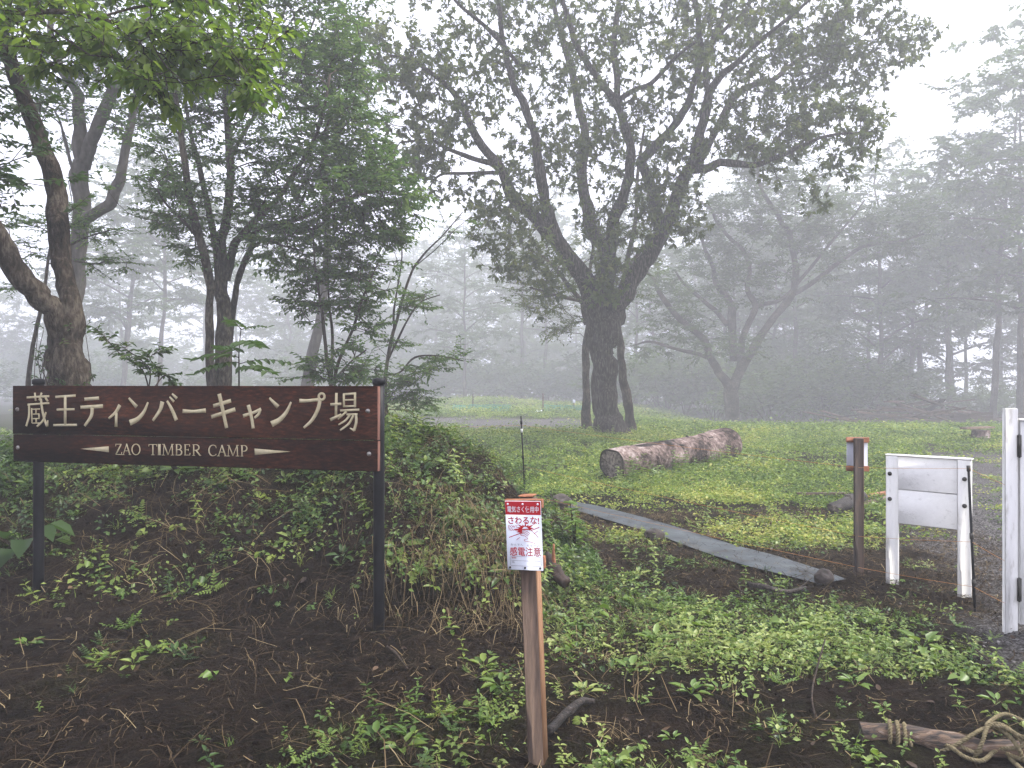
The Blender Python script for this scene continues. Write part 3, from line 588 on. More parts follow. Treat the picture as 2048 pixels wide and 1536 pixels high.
# saplings right of it
L_ = [limb_px(l, 12) for l in [[(662, 800, 0, 10), (660, 760, 0, 9), (652, 710, 0, 8), (645, 632, 0, 7), (630, 534, 0, 5), (625, 440, 0, 3)], [(663, 765, 0, 7), (665, 671, .2, 6), (658, 605, .3, 5), (655, 520, .4, 3)], [(668, 770, 0, 8), (676, 725, -.1, 7), (704, 663, -.2, 6), (728, 589, -.3, 5), (759, 519, -.4, 3)], [(672, 755, 0, 5), (700, 725, -.3, 4), (732, 700, -.5, 3)]]]
r_ = rng(110); build_tree('leafy_sapling', 'slender leafy sapling with several thin stems above the right part of the wooden sign', L_, np.concatenate([around(L_, 60, .45, r_, .55, .5), blobs([(620, 560, 45, 25, 0, .5, 20), (690, 545, 55, 28, 0, .5, 26), (740, 580, 40, 25, -.2, .4, 16), (610, 610, 40, 20, 0, .4, 12), (700, 610, 50, 22, 0, .5, 16), (650, 740, 60, 26, -.3, .4, 20), (720, 745, 40, 26, -.2, .4, 16), (670, 500, 60, 20, 0, .5, 14), (735, 655, 30, 20, -.2, .3, 8)], 12, r_)]),
  dict(kind='spray', twigs=4, per=8, L=.085, W=.55, spread=.36, flat=.25, droop=.5, tb=.45), M['dark_leaf'], M['bark'], 20, step=.2)
L_ = [limb_px(l, 14) for l in [[(770, 860, 0, 9), (771, 790, 0, 9), (773, 730, 0, 8), (790, 651, 0, 7), (810, 581, 0, 6), (829, 534, 0, 5), (853, 503, 0, 4), (884, 472, 0, 3), (925, 425, 0, 2)], [(788, 655, 0, 5), (788, 620, 0, 5), (798, 560, .2, 4), (804, 511, .3, 3), (800, 450, .4, 2)], [(775, 722, 0, 5), (795, 680, -.2, 5), (815, 640, -.3, 4), (840, 605, -.5, 3), (880, 590, -.6, 2)], [(772, 750, 0, 5), (800, 745, -.3, 4), (830, 715, -.5, 4), (880, 712, -.7, 3), (925, 722, -.8, 2)], [(829, 534, 0, 3), (870, 500, .1, 2.2), (910, 460, .2, 1.6), (945, 430, .3, 1.2)]]]
r_ = rng(111); build_tree('slender_tree', 'slender open tree with bare upper twigs beside the right end of the wooden sign', L_, blobs([(835, 610, 50, 10, -.4, .5, 14), (830, 590, 40, 9, -.2, .4, 9), (880, 715, 55, 8, -.7, .5, 14), (845, 740, 55, 10, -.6, .5, 14), (800, 760, 50, 16, -.5, .5, 14), (790, 800, 42, 32, -.3, .5, 30), (840, 800, 26, 26, -.5, .4, 14), (780, 690, 40, 14, 0, .4, 9), (910, 450, 30, 25, .1, .4, 4)], 14, r_),
  dict(kind='spray', twigs=4, per=8, L=.08, W=.5, spread=.36, flat=.15, droop=.3, tb=.5), M['dark_leaf'], M['bark'], 21, step=.2)
L_ = [limb_px(l, 24) for l in [[(605, 850, 0, 27), (615, 765, 0, 25), (634, 671, 0, 22), (646, 600, 0, 20), (655, 480, 0, 16), (650, 350, 0, 12), (660, 200, 0, 8), (670, 60, 0, 5)], [(650, 420, 0, 9), (700, 330, .6, 7), (740, 240, 1.2, 4)], [(652, 380, 0, 9), (600, 290, .4, 7), (560, 200, .8, 4)]]]
r_ = rng(112); build_tree('leaning_misty_tree', 'misty pale trunk leaning to the right behind the leafy sapling', L_, around(L_, 120, 1.6, r_, .5, .6), dict(kind='spray', twigs=4, per=7, L=.13, W=.5, spread=.6, flat=.35), M['far_leaf'], M['pale_bark'], 22)

# bough of a tree out of the frame on the left, with unseen canopy added for shade -----------------------------------
DM = 5.4
LM = [limb_px(l, DM) for l in [[(-520, 1200, .6, 95), (-515, 800, .6, 80), (-500, 500, .5, 70), (-470, 250, .4, 58), (-400, 120, .2, 42), (-260, 70, 0, 30), (-120, 52, 0, 20), (0, 34, 0, 12), (110, 22, 0, 10), (190, 36, 0, 9), (280, 60, 0, 7), (370, 80, -.1, 5), (450, 105, -.2, 3), (510, 160, -.3, 2)], [(190, 36, 0, 6), (300, 10, .3, 5), (400, 0, .5, 4), (480, 30, .6, 3), (520, 90, .6, 2)], [(60, 25, 0, 6), (120, 70, -.2, 4), (180, 110, -.3, 3)], [(-120, 52, 0, 12), (0, -40, .3, 9), (160, -90, .5, 7), (340, -110, .6, 5), (470, -60, .7, 3)], [(290, 60, 0, 4), (330, 130, -.2, 3), (380, 170, -.3, 2)]]] + [(spline(np.array([[-5.0, 5.8, 4.3], [-4.2, 4, 5.6], [-2.8, 2.2, 6.2], [-1.2, .6, 6.5]]), 5), np.linspace(.09, .02, 16)), (spline(np.array([[-4.6, 5.2, 5.0], [-3.4, 4.4, 6.2], [-1.6, 3.8, 6.8], [-.4, 3.2, 7]]), 5), np.linspace(.08, .02, 16))]
r_ = rng(113); build_tree('maple_tree', 'bright green leafy bough reaching in from beyond the upper left edge, with added unseen shading canopy', LM, np.concatenate([around(LM, 70, .35, r_, .6, .5), blobs([(50, 50, 80, 40, 0, .4, 15), (150, 80, 80, 40, 0, .4, 15), (250, 90, 80, 45, 0, .4, 15), (340, 110, 80, 45, 0, .4, 15), (420, 100, 70, 60, 0, .4, 17), (485, 130, 34, 60, 0, .3, 16), (430, 30, 120, 40, .3, .5, 22), (250, -10, 160, 40, .4, .6, 20), (80, -30, 120, 30, .3, .5, 20), (500, 185, 16, 28, -.2, .15, 6), (100, 120, 50, 26, -.2, .3, 9), (300, 170, 60, 26, -.2, .3, 12)], DM, r_), rng(5).uniform([-6, -1.5, 5.2], [.2, 4.6, 7.5], (110, 3))]),  # last point cloud: leaves added out of view to darken the left foreground
  dict(kind='spray', twigs=3, per=5, L=.085, W=.5, spread=.26, flat=.4, droop=1.1, six=True, tb=.6, tv=.25), M['maple_leaf'], M['bark'], 23, step=.12, sides=14, tip=.0022)
# ------------------------------------------------------------------ the misty wood
def wood_variant(seed, h, crown_lo, spread, leafkw, tr=.16, pine=False):
    r = rng(seed); n = 14; z = np.linspace(0, h, n); bend = np.cumsum(r.normal(0, .12, (n, 2)), 0) * (z / h)[:, None]
    T = np.stack([bend[:, 0], bend[:, 1], z], -1); R = np.interp(z, [0, h], [tr, .02]); limbs = [(spline(T, 3), np.interp(np.linspace(0, n - 1, (n - 1) * 3 + 1), np.arange(n), R))]
    att = []; a = r.uniform(0, 6)
    for zz in np.arange(crown_lo * h, h * .97, .55):
        a += 2.4 + r.normal(0, .3); f = (zz / h - crown_lo) / (1 - crown_lo); ln = spread * (.55 + .9 * math.sin(math.pi * min(1, f * .8 + .15))) * (1 - .55 * f) * r.uniform(.7, 1.25)
        p0 = np.array([np.interp(zz, z, T[:, 0]), np.interp(zz, z, T[:, 1]), zz]); d = np.array([math.cos(a), math.sin(a), 0]); up = r.uniform(.15, .6)
        P = np.array([p0, p0 + d * ln * .4 + [0, 0, up * ln * .45], p0 + d * ln * .75 + [0, 0, up * ln * .6], p0 + d * ln + [0, 0, up * ln * .62]]); rr = max(.02, np.interp(zz, [0, h], [tr, .02]) * .5)
        limbs.append((spline(P, 3), np.linspace(rr, .008, 10)))
        k = int(16 * ln / spread); q = P[1] + (P[3] - P[1]) * r.uniform(0, 1.1, (k, 1)); att.append(q + r.normal(0, 1, (k, 3)) * np.array([.55, .55, .15]) * (.5 + .25 * spread))
    return limbs, np.concatenate(att), leafkw
KW = dict(kind='spray', twigs=4, per=9, L=.25, W=.55, spread=.8, flat=.25, droop=.35, tb=.5, tv=.25)
VAR = []
for k, (h, lo, sp) in enumerate([(15, .22, 3.2), (13, .3, 2.7), (17, .35, 3.4), (11, .12, 2.6), (14, .45, 3.0)]):
    limbs, att, kw = wood_variant(300 + k, h, lo, sp, KW)
    VAR.append(build_tree('wood_tree', '', limbs, att, kw, M['far_leaf'], M['bark'], 400 + k, bf=.3, step=.45, sides=8, twig_g=False))
USED = set()
def place(k, x, y, s, rz, label, group=None, name=None, tilt=0.0, sz=1.0):
    o = VAR[k] if k not in USED else copy_tree(VAR[k]); USED.add(k)
    o.location = (x, y, float(Hs(x, y)) - .05); o.scale = (s, s, s * sz); o.rotation_euler = (0, tilt, rz); tag(o, label, 'tree', group)
    if name: o.name = name
    return o
def pxd(px, d): return (px - 1024) / F * d, d
r = rng(77)
for (px, d, k, s, sz, tilt, lab) in [
  (1764, 62, 0, 1.5, 1.0, .02, 'misty layered tree standing behind the left part of the scrap timber heap'),
  (1985, 54, 2, 1.5, 1.0, -.05, 'misty tall tree with a leaning trunk behind the white gate post'),
  (2040, 51, 4, 1.58, 1.0, 0, 'misty dark straight trunk at the edge of the view, right of the white gate post'),
  (1590, 69, 4, 1.58, 1.0, 0, 'misty upright trunk in the wood just right of the crooked tree'),
  (1538, 72, 1, 1.27, 1.1, 0, 'thin pale trunk in the wood between the crooked tree and the upright misty trunk'),
  (1838, 68, 1, 1.58, 1.0, 0, 'misty tree rising behind the middle of the scrap timber heap'),
  (1905, 72, 3, 1.8, 1.1, 0, 'misty bushy tree behind the right end of the scrap timber heap'),
  (318, 60, 2, 1.3, 1.0, .04, 'misty tree with pale trunk seen between the forked tree and the many-stemmed tree'),
  (245, 66, 1, 1.7, 1.0, -.02, 'faint thin tree in the fog just right of the stout leaning tree'),
  (1045, 87, 4, 1.65, 1.0, 0, 'faint straight trunk in the fog above the green netting'),
  (1090, 93, 2, 1.5, 1.0, 0, 'faint tall trunk in the fog left of the great oak'),
  (930, 75, 0, 1.2, 1.0, 0, 'faint round-topped tree in the fog above the gravel patch'),
  (2120, 45, 0, 1.72, 1.0, 0, 'leafy tree whose boughs reach in from the right edge above the white gate')]:
    x, y = pxd(px, d); place(k, x, y, s, r.uniform(0, 6.28), lab, None, None, tilt, sz)
def row(n, lo, hi, d0, d1, s0, s1, lab, grp, ks=(0, 1, 2, 3, 4), seed=1):
    r = rng(seed)
    for q in range(n):
        px = lo + (hi - lo) * (q + r.uniform(.1, .9)) / n; d = r.uniform(d0, d1); x, y = pxd(px, d)
        place(int(r.choice(ks)), x, y, r.uniform(s0, s1), r.uniform(0, 6.28), lab, grp, None, r.normal(0, .025))
row(9, -250, 620, 84, 118, 1.4, 1.9, 'faint tree of the foggy wood on the left, behind the wooden sign', 'faint trees of the wood behind the wooden sign', seed=2)
row(9, 560, 1200, 100, 128, 1.35, 1.75, 'faint tree of the foggy wood at the far end of the meadow', 'faint trees at the far end of the meadow', seed=3)
row(8, 640, 1180, 130, 165, 1.7, 2.1, 'faintest tall tree at the back of the foggy wood', 'faintest trees at the back of the wood', seed=4)
row(10, 1200, 1700, 72, 100, 1.2, 1.65, 'misty tree of the wood behind the crooked tree', 'misty trees of the wood behind the crooked tree', seed=5)
row(7, 1700, 2200, 62, 80, 1.15, 1.55, 'misty tree of the thin wood behind the scrap timber', 'misty trees of the thin wood behind the scrap timber', seed=6)
row(8, 1250, 1700, 105, 140, 1.5, 1.9, 'faint tall tree deep in the wood on the right', 'faint trees deep in the wood on the right', seed=7)

# undergrowth bushes at the wood's edge
gb, gs = Geo(), Geo(); r = rng(88); n = 60; A = r.normal(0, 1, (n, 3)) * np.array([.8, .8, .38]) + [0, 0, .95]; A = A[A[:, 2] > .15]
foliage(gb, gs, A, unit(A), r, kind='spray', twigs=4, per=7, L=.2, W=.55, spread=.55, flat=.3)
for k in range(7):
    e = A[r.integers(0, len(A))]; V, Fs = tube(spline(np.array([[0, 0, -.1], [e[0] * .4, e[1] * .4, e[2] * .5], e]), 3), np.linspace(.02, .006, 7), 4); gs.add(V, Fs)
bush = thing('bush', (0, 0, 0), '', 'bush'); tag(obj('stems', gs, M['bark'], bush, tint=False), kind='stuff'); obj('leaves', gb, M['far_leaf'], bush)
first = True
for lo, hi, n, d0, d1, s0, s1, lab, seed in [(1480, 1760, 9, 52, 64, 1.4, 2.6, 'low misty bush at the edge of the wood behind the log and the brown post', 1), (1760, 2080, 7, 54, 64, 1.3, 2.2, 'low misty bush behind the scrap timber heap', 2), (850, 1220, 13, 82, 95, 1.7, 3.0, 'faint bush along the far edge of the meadow', 3), (1480, 1780, 9, 68, 84, 2.2, 3.6, 'misty bush deeper in the wood behind the log', 6), (1220, 1480, 10, 60, 84, 1.8, 3.2, 'misty bush in the shade between the great oak and the crooked tree', 5), (-120, 1240, 26, 112, 140, 4.2, 6.5, 'tall faint thicket standing at the very back of the fog', 7), (-60, 820, 14, 66, 95, 1.5, 2.6, 'faint bush in the fog behind the wooden sign', 4)]:
    r = rng(500 + seed)
    for q in range(n):
        px = lo + (hi - lo) * (q + r.uniform(.1, .9)) / n; x, y = pxd(px, r.uniform(d0, d1)); s = r.uniform(s0, s1)
        o = bush if first else copy_tree(bush); first = False
        o.location = (x, y, float(Hs(x, y)) - .05); o.scale = (s, s, s * r.uniform(.8, 1.2)); o.rotation_euler = (0, 0, r.uniform(0, 6.28)); tag(o, lab, 'bush', lab.replace('low misty bush', 'bushes').replace('faint bush', 'bushes').replace('misty bush', 'bushes'))
# ------------------------------------------------------------------ object materials
M['sign_wood'] = rough_mat('sign_wood', [(.3, (.0045, .0018, .0012)), (.47, (.013, .0045, .0026)), (.62, (.034, .0105, .0055)), (.8, (.085, .026, .012))], 5, (1.2, 14, 14), .75, .05, .35, dist=.006, blotch=.9)
M['sign_edge'] = rough_mat('sign_edge', [(.3, (.10, .045, .032)), (.7, (.22, .10, .07))], 30, (6, 6, 1), .7, .2, .3, dist=.004)
M['cream'] = rough_mat('cream_paint', [(.3, (.40, .34, .20)), (.7, (.56, .49, .31))], 25, rough=.7, bump=.2, dist=.004)
M['black'] = rough_mat('black_paint', [(.35, (.003, .0034, .0045)), (.7, (.009, .009, .011))], 18, rough=.5, spec=.2, bump=.15, dist=.004)
M['zinc'] = rough_mat('zinc_bolt', [(.3, (.16, .14, .12)), (.7, (.42, .40, .37))], 60, rough=.4, metal=.7, bump=.2, dist=.002)
M['post_wood'] = rough_mat('weathered_post', [(.25, (.045, .030, .022)), (.5, (.105, .070, .050)), (.8, (.19, .125, .088))], 8, (8, 8, .8), .7, .25, .5, dist=.006, blotch=.6)
M['post_side'] = rough_mat('lit_post_side', [(.3, (.20, .105, .055)), (.7, (.38, .215, .12))], 8, (8, 8, .8), .65, .25, .4, dist=.005)  # lit-side tone: light from the right is put into this colour
M['red_wood'] = rough_mat('red_brown_wood', [(.3, (.17, .065, .03)), (.7, (.36, .15, .075))], 8, (3, 8, 8), .65, .25, .4, dist=.005)
M['brown_post'] = rough_mat('dark_brown_post', [(.25, (.010, .007, .0055)), (.5, (.032, .019, .013)), (.8, (.075, .043, .028))], 8, (8, 8, .8), .65, .3, .5, dist=.006, blotch=.8)
M['white'] = rough_mat('white_paint', [(.28, (.42, .40, .36)), (.42, (.62, .61, .58)), (.8, (.70, .69, .66))], 7, (5, 5, .9), .5, .35, .3, dist=.004, blotch=.5)
M['white_h'] = rough_mat('white_paint_board', [(.24, (.50, .49, .46)), (.4, (.68, .67, .645)), (.8, (.74, .73, .705))], 7, (.9, 5, 5), .5, .35, .3, dist=.004, blotch=.2)
M['plate'] = rough_mat('white_plate', [(.3, (.66, .68, .74)), (.7, (.74, .76, .82))], 20, rough=.35, spec=.4, bump=0)
M['red'] = rough_mat('red_print', [(.3, (.42, .008, .016)), (.7, (.50, .012, .022))], 20, rough=.4, spec=.4, bump=0)
M['grey_ink'] = rough_mat('grey_ink', [(.3, (.16, .13, .16)), (.7, (.2, .17, .2))], 20, rough=.5, bump=0)
M['wht_ink'] = rough_mat('white_print', [(.3, (.74, .74, .76)), (.7, (.8, .8, .82))], 20, rough=.4, bump=0)
M['tarp'] = rough_mat('grey_sheet', [(.30, (.034, .029, .024)), (.40, (.046, .054, .057)), (.55, (.066, .077, .081)), (.75, (.095, .107, .109))], 5, rough=.55, spec=.25, bump=.35, dist=.02)
M['stone'] = rough_mat('mud_stone', [(.3, (.022, .018, .015)), (.5, (.06, .048, .04)), (.75, (.13, .105, .09))], 14, rough=.75, bump=.7, dist=.015, blotch=.6)
M['log_bark'] = rough_mat('stripped_log', [(.3, (.022, .016, .013)), (.42, (.095, .066, .056)), (.58, (.24, .178, .155)), (.75, (.44, .37, .33))], 9, (1.5, 1.5, 1.5), .85, .1, 1.0, dist=.05, blotch=1.2)
M['log_end'] = rough_mat('log_cut', [(.32, (.02, .016, .014)), (.5, (.11, .09, .076)), (.68, (.27, .225, .19))], 24, rough=.85, bump=.6, dist=.015, blotch=.8)
M['dark_wood'] = rough_mat('wet_dark_wood', [(.3, (.004, .003, .0025)), (.5, (.018, .014, .011)), (.7, (.07, .056, .046)), (.9, (.17, .14, .115))], 22, (1, 3, 3), .7, .3, .9, dist=.012, blotch=.8)
M['rope_log'] = rough_mat('weathered_log', [(.3, (.010, .009, .009)), (.45, (.05, .04, .034)), (.58, (.15, .098, .062)), (.75, (.30, .25, .21))], 8, (.5, 6, 6), .75, .25, .9, dist=.012, blotch=1.1)
M['rope'] = rough_mat('hemp_rope', [(.3, (.085, .07, .038)), (.7, (.24, .20, .115))], 60, rough=.9, spec=.1, bump=.6, dist=.003)
M['lumber'] = rough_mat('scrap_lumber', [(.25, (.025, .018, .013)), (.5, (.10, .068, .048)), (.8, (.25, .18, .135))], 6, (1, 6, 6), .8, .2, .5, dist=.01, tint=.5)
M['wire'] = rough_mat('orange_wire', [(.3, (.40, .17, .04)), (.7, (.50, .23, .06))], 20, rough=.6, bump=0)
M['net'] = rough_mat('teal_net', [(.3, (.01, .24, .20)), (.7, (.02, .36, .30))], 20, rough=.7, bump=0)
M['hinge'] = rough_mat('dull_hinge', [(.3, (.035, .034, .03)), (.7, (.085, .08, .07))], 30, rough=.45, metal=.6, bump=.2, dist=.002)

def one(name, VF, mat, parent=None, smooth=False, tint=.5):
    g = Geo(); g.add(VF[0], VF[1], tint); return obj(name, g, mat, parent, smooth)
class Plane:                                # a vertical board plane through two ground points
    def __init__(s, A, B):
        s.A = np.array([A[0], A[1], 0.]); s.B = np.array([B[0], B[1], 0.]); s.u = unit(s.B - s.A); s.L = float(np.linalg.norm(s.B - s.A)); s.n = np.array([s.u[1], -s.u[0], 0])
        s.R = np.stack([s.u, -s.n, np.array([0, 0, 1.])], 1)      # n points to the viewer; box axes: along, into, up
    def px(s, x, y):                        # photo pixel -> (along, height) on the board
        d = np.array([(x - 1024) / F, 1.0, (HZ - y) / F]); t = (s.A @ s.n) / (d @ s.n); p = d * t; return float((p - s.A) @ s.u), CH + p[2]
    def pt(s, a, z, out=0.0): return s.A + s.u * a + s.n * out + np.array([0, 0, z])
    def bx(s, a0, a1, z0, z1, o0, o1, bev=.004): return box(s.pt((a0 + a1) / 2, (z0 + z1) / 2, (o0 + o1) / 2), (a1 - a0, o1 - o0, z1 - z0), s.R, bev)
def ribbon(pl, pts, wid, out, th=.002, m=5, ends=True):   # a brush stroke lying proud of a board
    P = np.array([pl.px(*p) for p in pts]); n0 = len(P)
    if n0 > 2: q = spline(np.c_[P, np.zeros(n0)], m)[:, :2]
    else: q = np.linspace(P[0], P[1], 3)
    w = np.interp(np.linspace(0, 1, len(q)), np.linspace(0, 1, len(wid)), wid) if np.ndim(wid) else np.full(len(q), wid)
    T = unit(np.gradient(q, axis=0)); S = np.stack([-T[:, 1], T[:, 0]], -1); k = len(q)
    l, r = q + S * w[:, None] / 2, q - S * w[:, None] / 2
    V = np.array([pl.pt(a, z, o) for o in (out + th, out) for row in (l, r) for a, z in row])
    i = np.arange(k - 1); Q = [np.stack([i, i + 1, k + i + 1, k + i], -1), np.stack([i, 2 * k + i, 2 * k + i + 1, i + 1], -1), np.stack([k + i, k + i + 1, 3 * k + i + 1, 3 * k + i], -1), np.array([[0, k, 3 * k, 2 * k], [k - 1, 3 * k - 1, 4 * k - 1, 2 * k - 1]][:1] + [[k - 1, 3 * k - 1, 4 * k - 1, 2 * k - 1]])]
    return V, [np.concatenate(Q)]
def bolt(parent, pl, a, z, out, r=.011, mat='zinc', name='bolt'):
    P = [pl.pt(a, z, out + o) for o in (-.001, .004, .0041, .0085)]; V, Fs = tube(np.array(P), [r * 1.35, r * 1.35, r * .8, r * .7], 8); return one(name, (V, Fs), M[mat], parent, True)

# ------------------------------------------------------------------ big wooden sign
A, B = at(25, 768, 5.28), at(754.5, 768, 4.66); SP = Plane(A, B)
zt, zm, zb = 1.538, 1.206, 1.018
sg = thing('wooden_sign', SP.pt(SP.L / 2, 0), 'wide dark brown wooden sign with cream carved lettering on two black posts', 'sign')
up_ = one('plank', SP.bx(0, SP.L, zm + .002, zt, -.038, 0, .003), M['sign_wood'], sg); lo_ = one('plank', SP.bx(.002, SP.L + .002, zb, zm - .002, -.038, -.002, .003), M['sign_wood'], sg)
for pk, z0, z1 in ((up_, zm + .004, zt - .003), (lo_, zb + .003, zm - .004)): one('end_grain', SP.bx(SP.L - .001, SP.L + .004, z0, z1, -.035, -.004, .001), M['sign_edge'], pk)
for a_px in (59, 748):
    a, _ = SP.px(a_px, 900); c = SP.pt(a, 0, -.075); h = float(H(c[0], c[1]))
    po = one('post', tube(np.array([c + [0, 0, z] for z in (h - .3, .3, .8, 1.2, 1.552)]), .034, 18), M['black'], sg, True)
    one('cap', tube(np.array([c + [0, 0, z] for z in (1.545, 1.55, 1.575, 1.583, 1.584, 1.588)]), [.030, .041, .041, .036, .03, .02], 18), M['black'], po, True)
for bp, pk in (((35, 818.6), up_), ((35.5, 895), lo_), ((736, 822), up_), ((738, 908), lo_)): bolt(pk, SP, *SP.px(*bp), 0.0 if pk is up_ else -.002, .0105)
LZ = lambda x, y: (x / 5.12, 760 + y / 5.12); RZ = lambda x, y: (380 + x / 5.12, 760 + y / 5.12)
UNIT = 4.9 / F / 5.12                        # metres for one pixel of the enlarged view
GL = [  # (view, [(points, width or widths)])
 (LZ, [([(275, 180), (390, 172), (505, 166)], 22), ([(358, 130), (366, 215)], 20), ([(428, 130), (402, 208)], 20), ([(284, 252), (400, 244), (505, 236)], 20), ([(299, 245), (298, 370), (270, 472)], [22, 22, 20]), ([(326, 288), (330, 442)], 15), ([(334, 300), (412, 296)], 12), ([(336, 442), (405, 440)], 13), ([(340, 350), (404, 346)], 12), ([(340, 396), (406, 394)], 12), ([(372, 304), (372, 344)], 12), ([(402, 350), (404, 392)], 12), ([(374, 398), (374, 438)], 12), ([(422, 190), (436, 300), (458, 400), (488, 476)], [20, 20, 20, 22]), ([(474, 330), (444, 415), (384, 476)], [14, 17, 20]), ([(470, 180), (492, 218)], 17), ([(489, 474), (493, 412)], [16, 7])]),
 (LZ, [([(568, 174), (775, 160)], [24, 26]), ([(582, 304), (765, 299)], 23), ([(548, 462), (788, 460)], 24), ([(669, 168), (669, 458)], 30)]),
 (LZ, [([(866, 197), (1014, 185)], [34, 34]), ([(826, 280), (1054, 268)], [34, 40]), ([(946, 285), (935, 370), (868, 470)], [40, 36, 26])]),
 (LZ, [([(1228, 256), (1185, 330), (1114, 394)], [38, 32, 20]), ([(1192, 335), (1189, 480)], [28, 32])]),
 (LZ, [([(1320, 184), (1400, 276)], [20, 40]), ([(1330, 438), (1410, 400), (1475, 325), (1516, 228)], [60, 46, 34, 18])]),
 (LZ, [([(1664, 222), (1638, 310), (1566, 416)], [46, 36, 24]), ([(1712, 214), (1760, 300), (1808, 412)], [22, 34, 40]), ([(1738, 172), (1782, 222)], [14, 26]), ([(1764, 140), (1812, 188)], [16, 30])]),
 (RZ, [([(-74, 318), (40, 322), (162, 312)], [40, 30, 44])]),
 (RZ, [([(240, 266), (420, 212)], [34, 38]), ([(220, 378), (464, 300)], [36, 40]), ([(300, 142), (335, 300), (376, 492)], [40, 36, 34])]),
 (RZ, [([(544, 368), (650, 334), (728, 296)], [34, 28, 28]), ([(722, 300), (702, 350), (662, 388)], [28, 26, 22]), ([(598, 256), (630, 380), (648, 496)], [38, 32, 32])]),
 (RZ, [([(814, 184), (902, 276)], [20, 42]), ([(836, 452), (920, 405), (990, 325), (1036, 226)], [60, 46, 34, 18])]),
 (RZ, [([(1120, 212), (1200, 212), (1332, 200)], [38, 30, 34]), ([(1336, 190), (1310, 300), (1250, 410), (1166, 490)], [34, 36, 32, 22]), ([(1349 + 30 * math.cos(t_), 170 + 32 * math.sin(t_)) for t_ in np.linspace(0, 6.35, 13)], 23)]),
 (RZ, [([(1500, 132), (1494, 384)], 26), ([(1438, 250), (1550, 244)], 24), ([(1438, 408), (1550, 352)], [30, 20]), ([(1572, 147), (1702, 137)], 20), ([(1576, 140), (1578, 280)], 20), ([(1691, 138), (1690, 280)], 22), ([(1584, 206), (1684, 202)], 15), ([(1580, 271), (1690, 266)], 17), ([(1540, 314), (1734, 304)], 21), ([(1604, 322), (1518, 402)], [20, 14]), ([(1606, 354), (1716, 350)], 18), ([(1702, 348), (1704, 430), (1682, 518)], [22, 24, 24]), ([(1686, 516), (1640, 492)], [22, 10]), ([(1640, 360), (1596, 412), (1524, 458)], [20, 19, 14]), ([(1676, 362), (1628, 448), (1540, 514)], [20, 20, 15])]),
]
for vw, strokes in GL:
    g = Geo()
    for k, (pts, wd) in enumerate(strokes):
        V, Fs = ribbon(SP, [vw(*q) for q in pts], np.asarray(wd, float) * UNIT * 1.04, .0, .0016 + .00035 * k, 6); g.add(V, Fs)
    obj('letter', g, M['cream'], up_)
# thin roman capitals: strokes in a unit box (x right, y down), t thin / T thick
t_, T_ = .085, .15
def ser(x, y, w=.28): return ([(x - w / 2, y), (x + w / 2, y)], .055)
def arc(cx, cy, rx, ry, a0, a1, n=12): return [(cx + rx * math.cos(a), cy + ry * math.sin(a)) for a in np.linspace(math.radians(a0), math.radians(a1), n)]
CAP = {'Z': [([(.05, .03), (.92, .03)], .07), ([(.9, .03), (.06, .97)], T_), ([(.04, .97), (.97, .97)], .07), ([(.06, .0), (.03, .22)], .07), ([(.97, .98), (1, .76)], .07)],
 'A': [([(.5, .0), (.1, 1)], t_), ([(.48, .0), (.88, 1)], T_), ([(.24, .64), (.74, .64)], .06), ser(.1, .99), ser(.88, .99)],
 'O': [(arc(.5, .5, .44, .48, -95, 270, 22), [t_, T_, T_, t_, t_, T_, T_, t_])],
 'T': [([(.02, .04), (.98, .04)], .07), ([(.5, .04), (.5, 1)], T_), ser(.5, .99, .4), ([(.03, .03), (.01, .22)], .06), ([(.97, .03), (.99, .22)], .06)],
 'I': [([(.5, 0), (.5, 1)], .34), ([(.05, .015), (.95, .015)], .05), ([(.05, .985), (.95, .985)], .05)],
 'M': [([(.14, 0), (.08, 1)], t_ * .8), ([(.14, 0), (.5, .98)], T_ * .8), ([(.86, 0), (.5, .98)], t_ * .8), ([(.86, 0), (.9, 1)], T_ * .8), ser(.08, .99), ser(.9, .99), ser(.1, .012, .2), ser(.9, .012, .2)],
 'B': [([(.18, 0), (.18, 1)], T_), ([(.05, .02), (.5, .02)] + arc(.5, .25, .32, .23, -80, 80, 7) + [(.25, .48)], [.06, .07, T_, T_, .06]), ([(.25, .49), (.55, .49)] + arc(.55, .74, .36, .24, -80, 80, 7) + [(.05, .98)], [.06, .08, T_, T_, .07])],
 'E': [([(.2, 0), (.2, 1)], T_), ([(.05, .025), (.88, .025)], .06), ([(.2, .49), (.7, .49)], .06), ([(.05, .975), (.93, .975)], .06), ([(.87, .02), (.9, .2)], .06), ([(.69, .4), (.69, .6)], .05), ([(.92, .98), (.97, .78)], .06)],
 'R': [([(.18, 0), (.18, 1)], T_), ([(.05, .02), (.45, .02)] + arc(.45, .27, .33, .25, -80, 80, 7) + [(.22, .52)], [.06, .07, T_, T_, .06]), ([(.44, .52), (.92, 1)], T_), ser(.18, .99, .3), ser(.95, .985, .16)],
 'C': [(arc(.55, .5, .48, .48, -50, -318, 20), [t_, .07, T_, T_, T_, .07, t_]), ([(.86, .1), (.9, .3)], .06)],
 'P': [([(.2, 0), (.2, 1)], T_), ([(.05, .02), (.5, .02)] + arc(.5, .28, .36, .26, -80, 80, 7) + [(.22, .54)], [.06, .07, T_, T_, .06]), ser(.2, .99, .36)]}
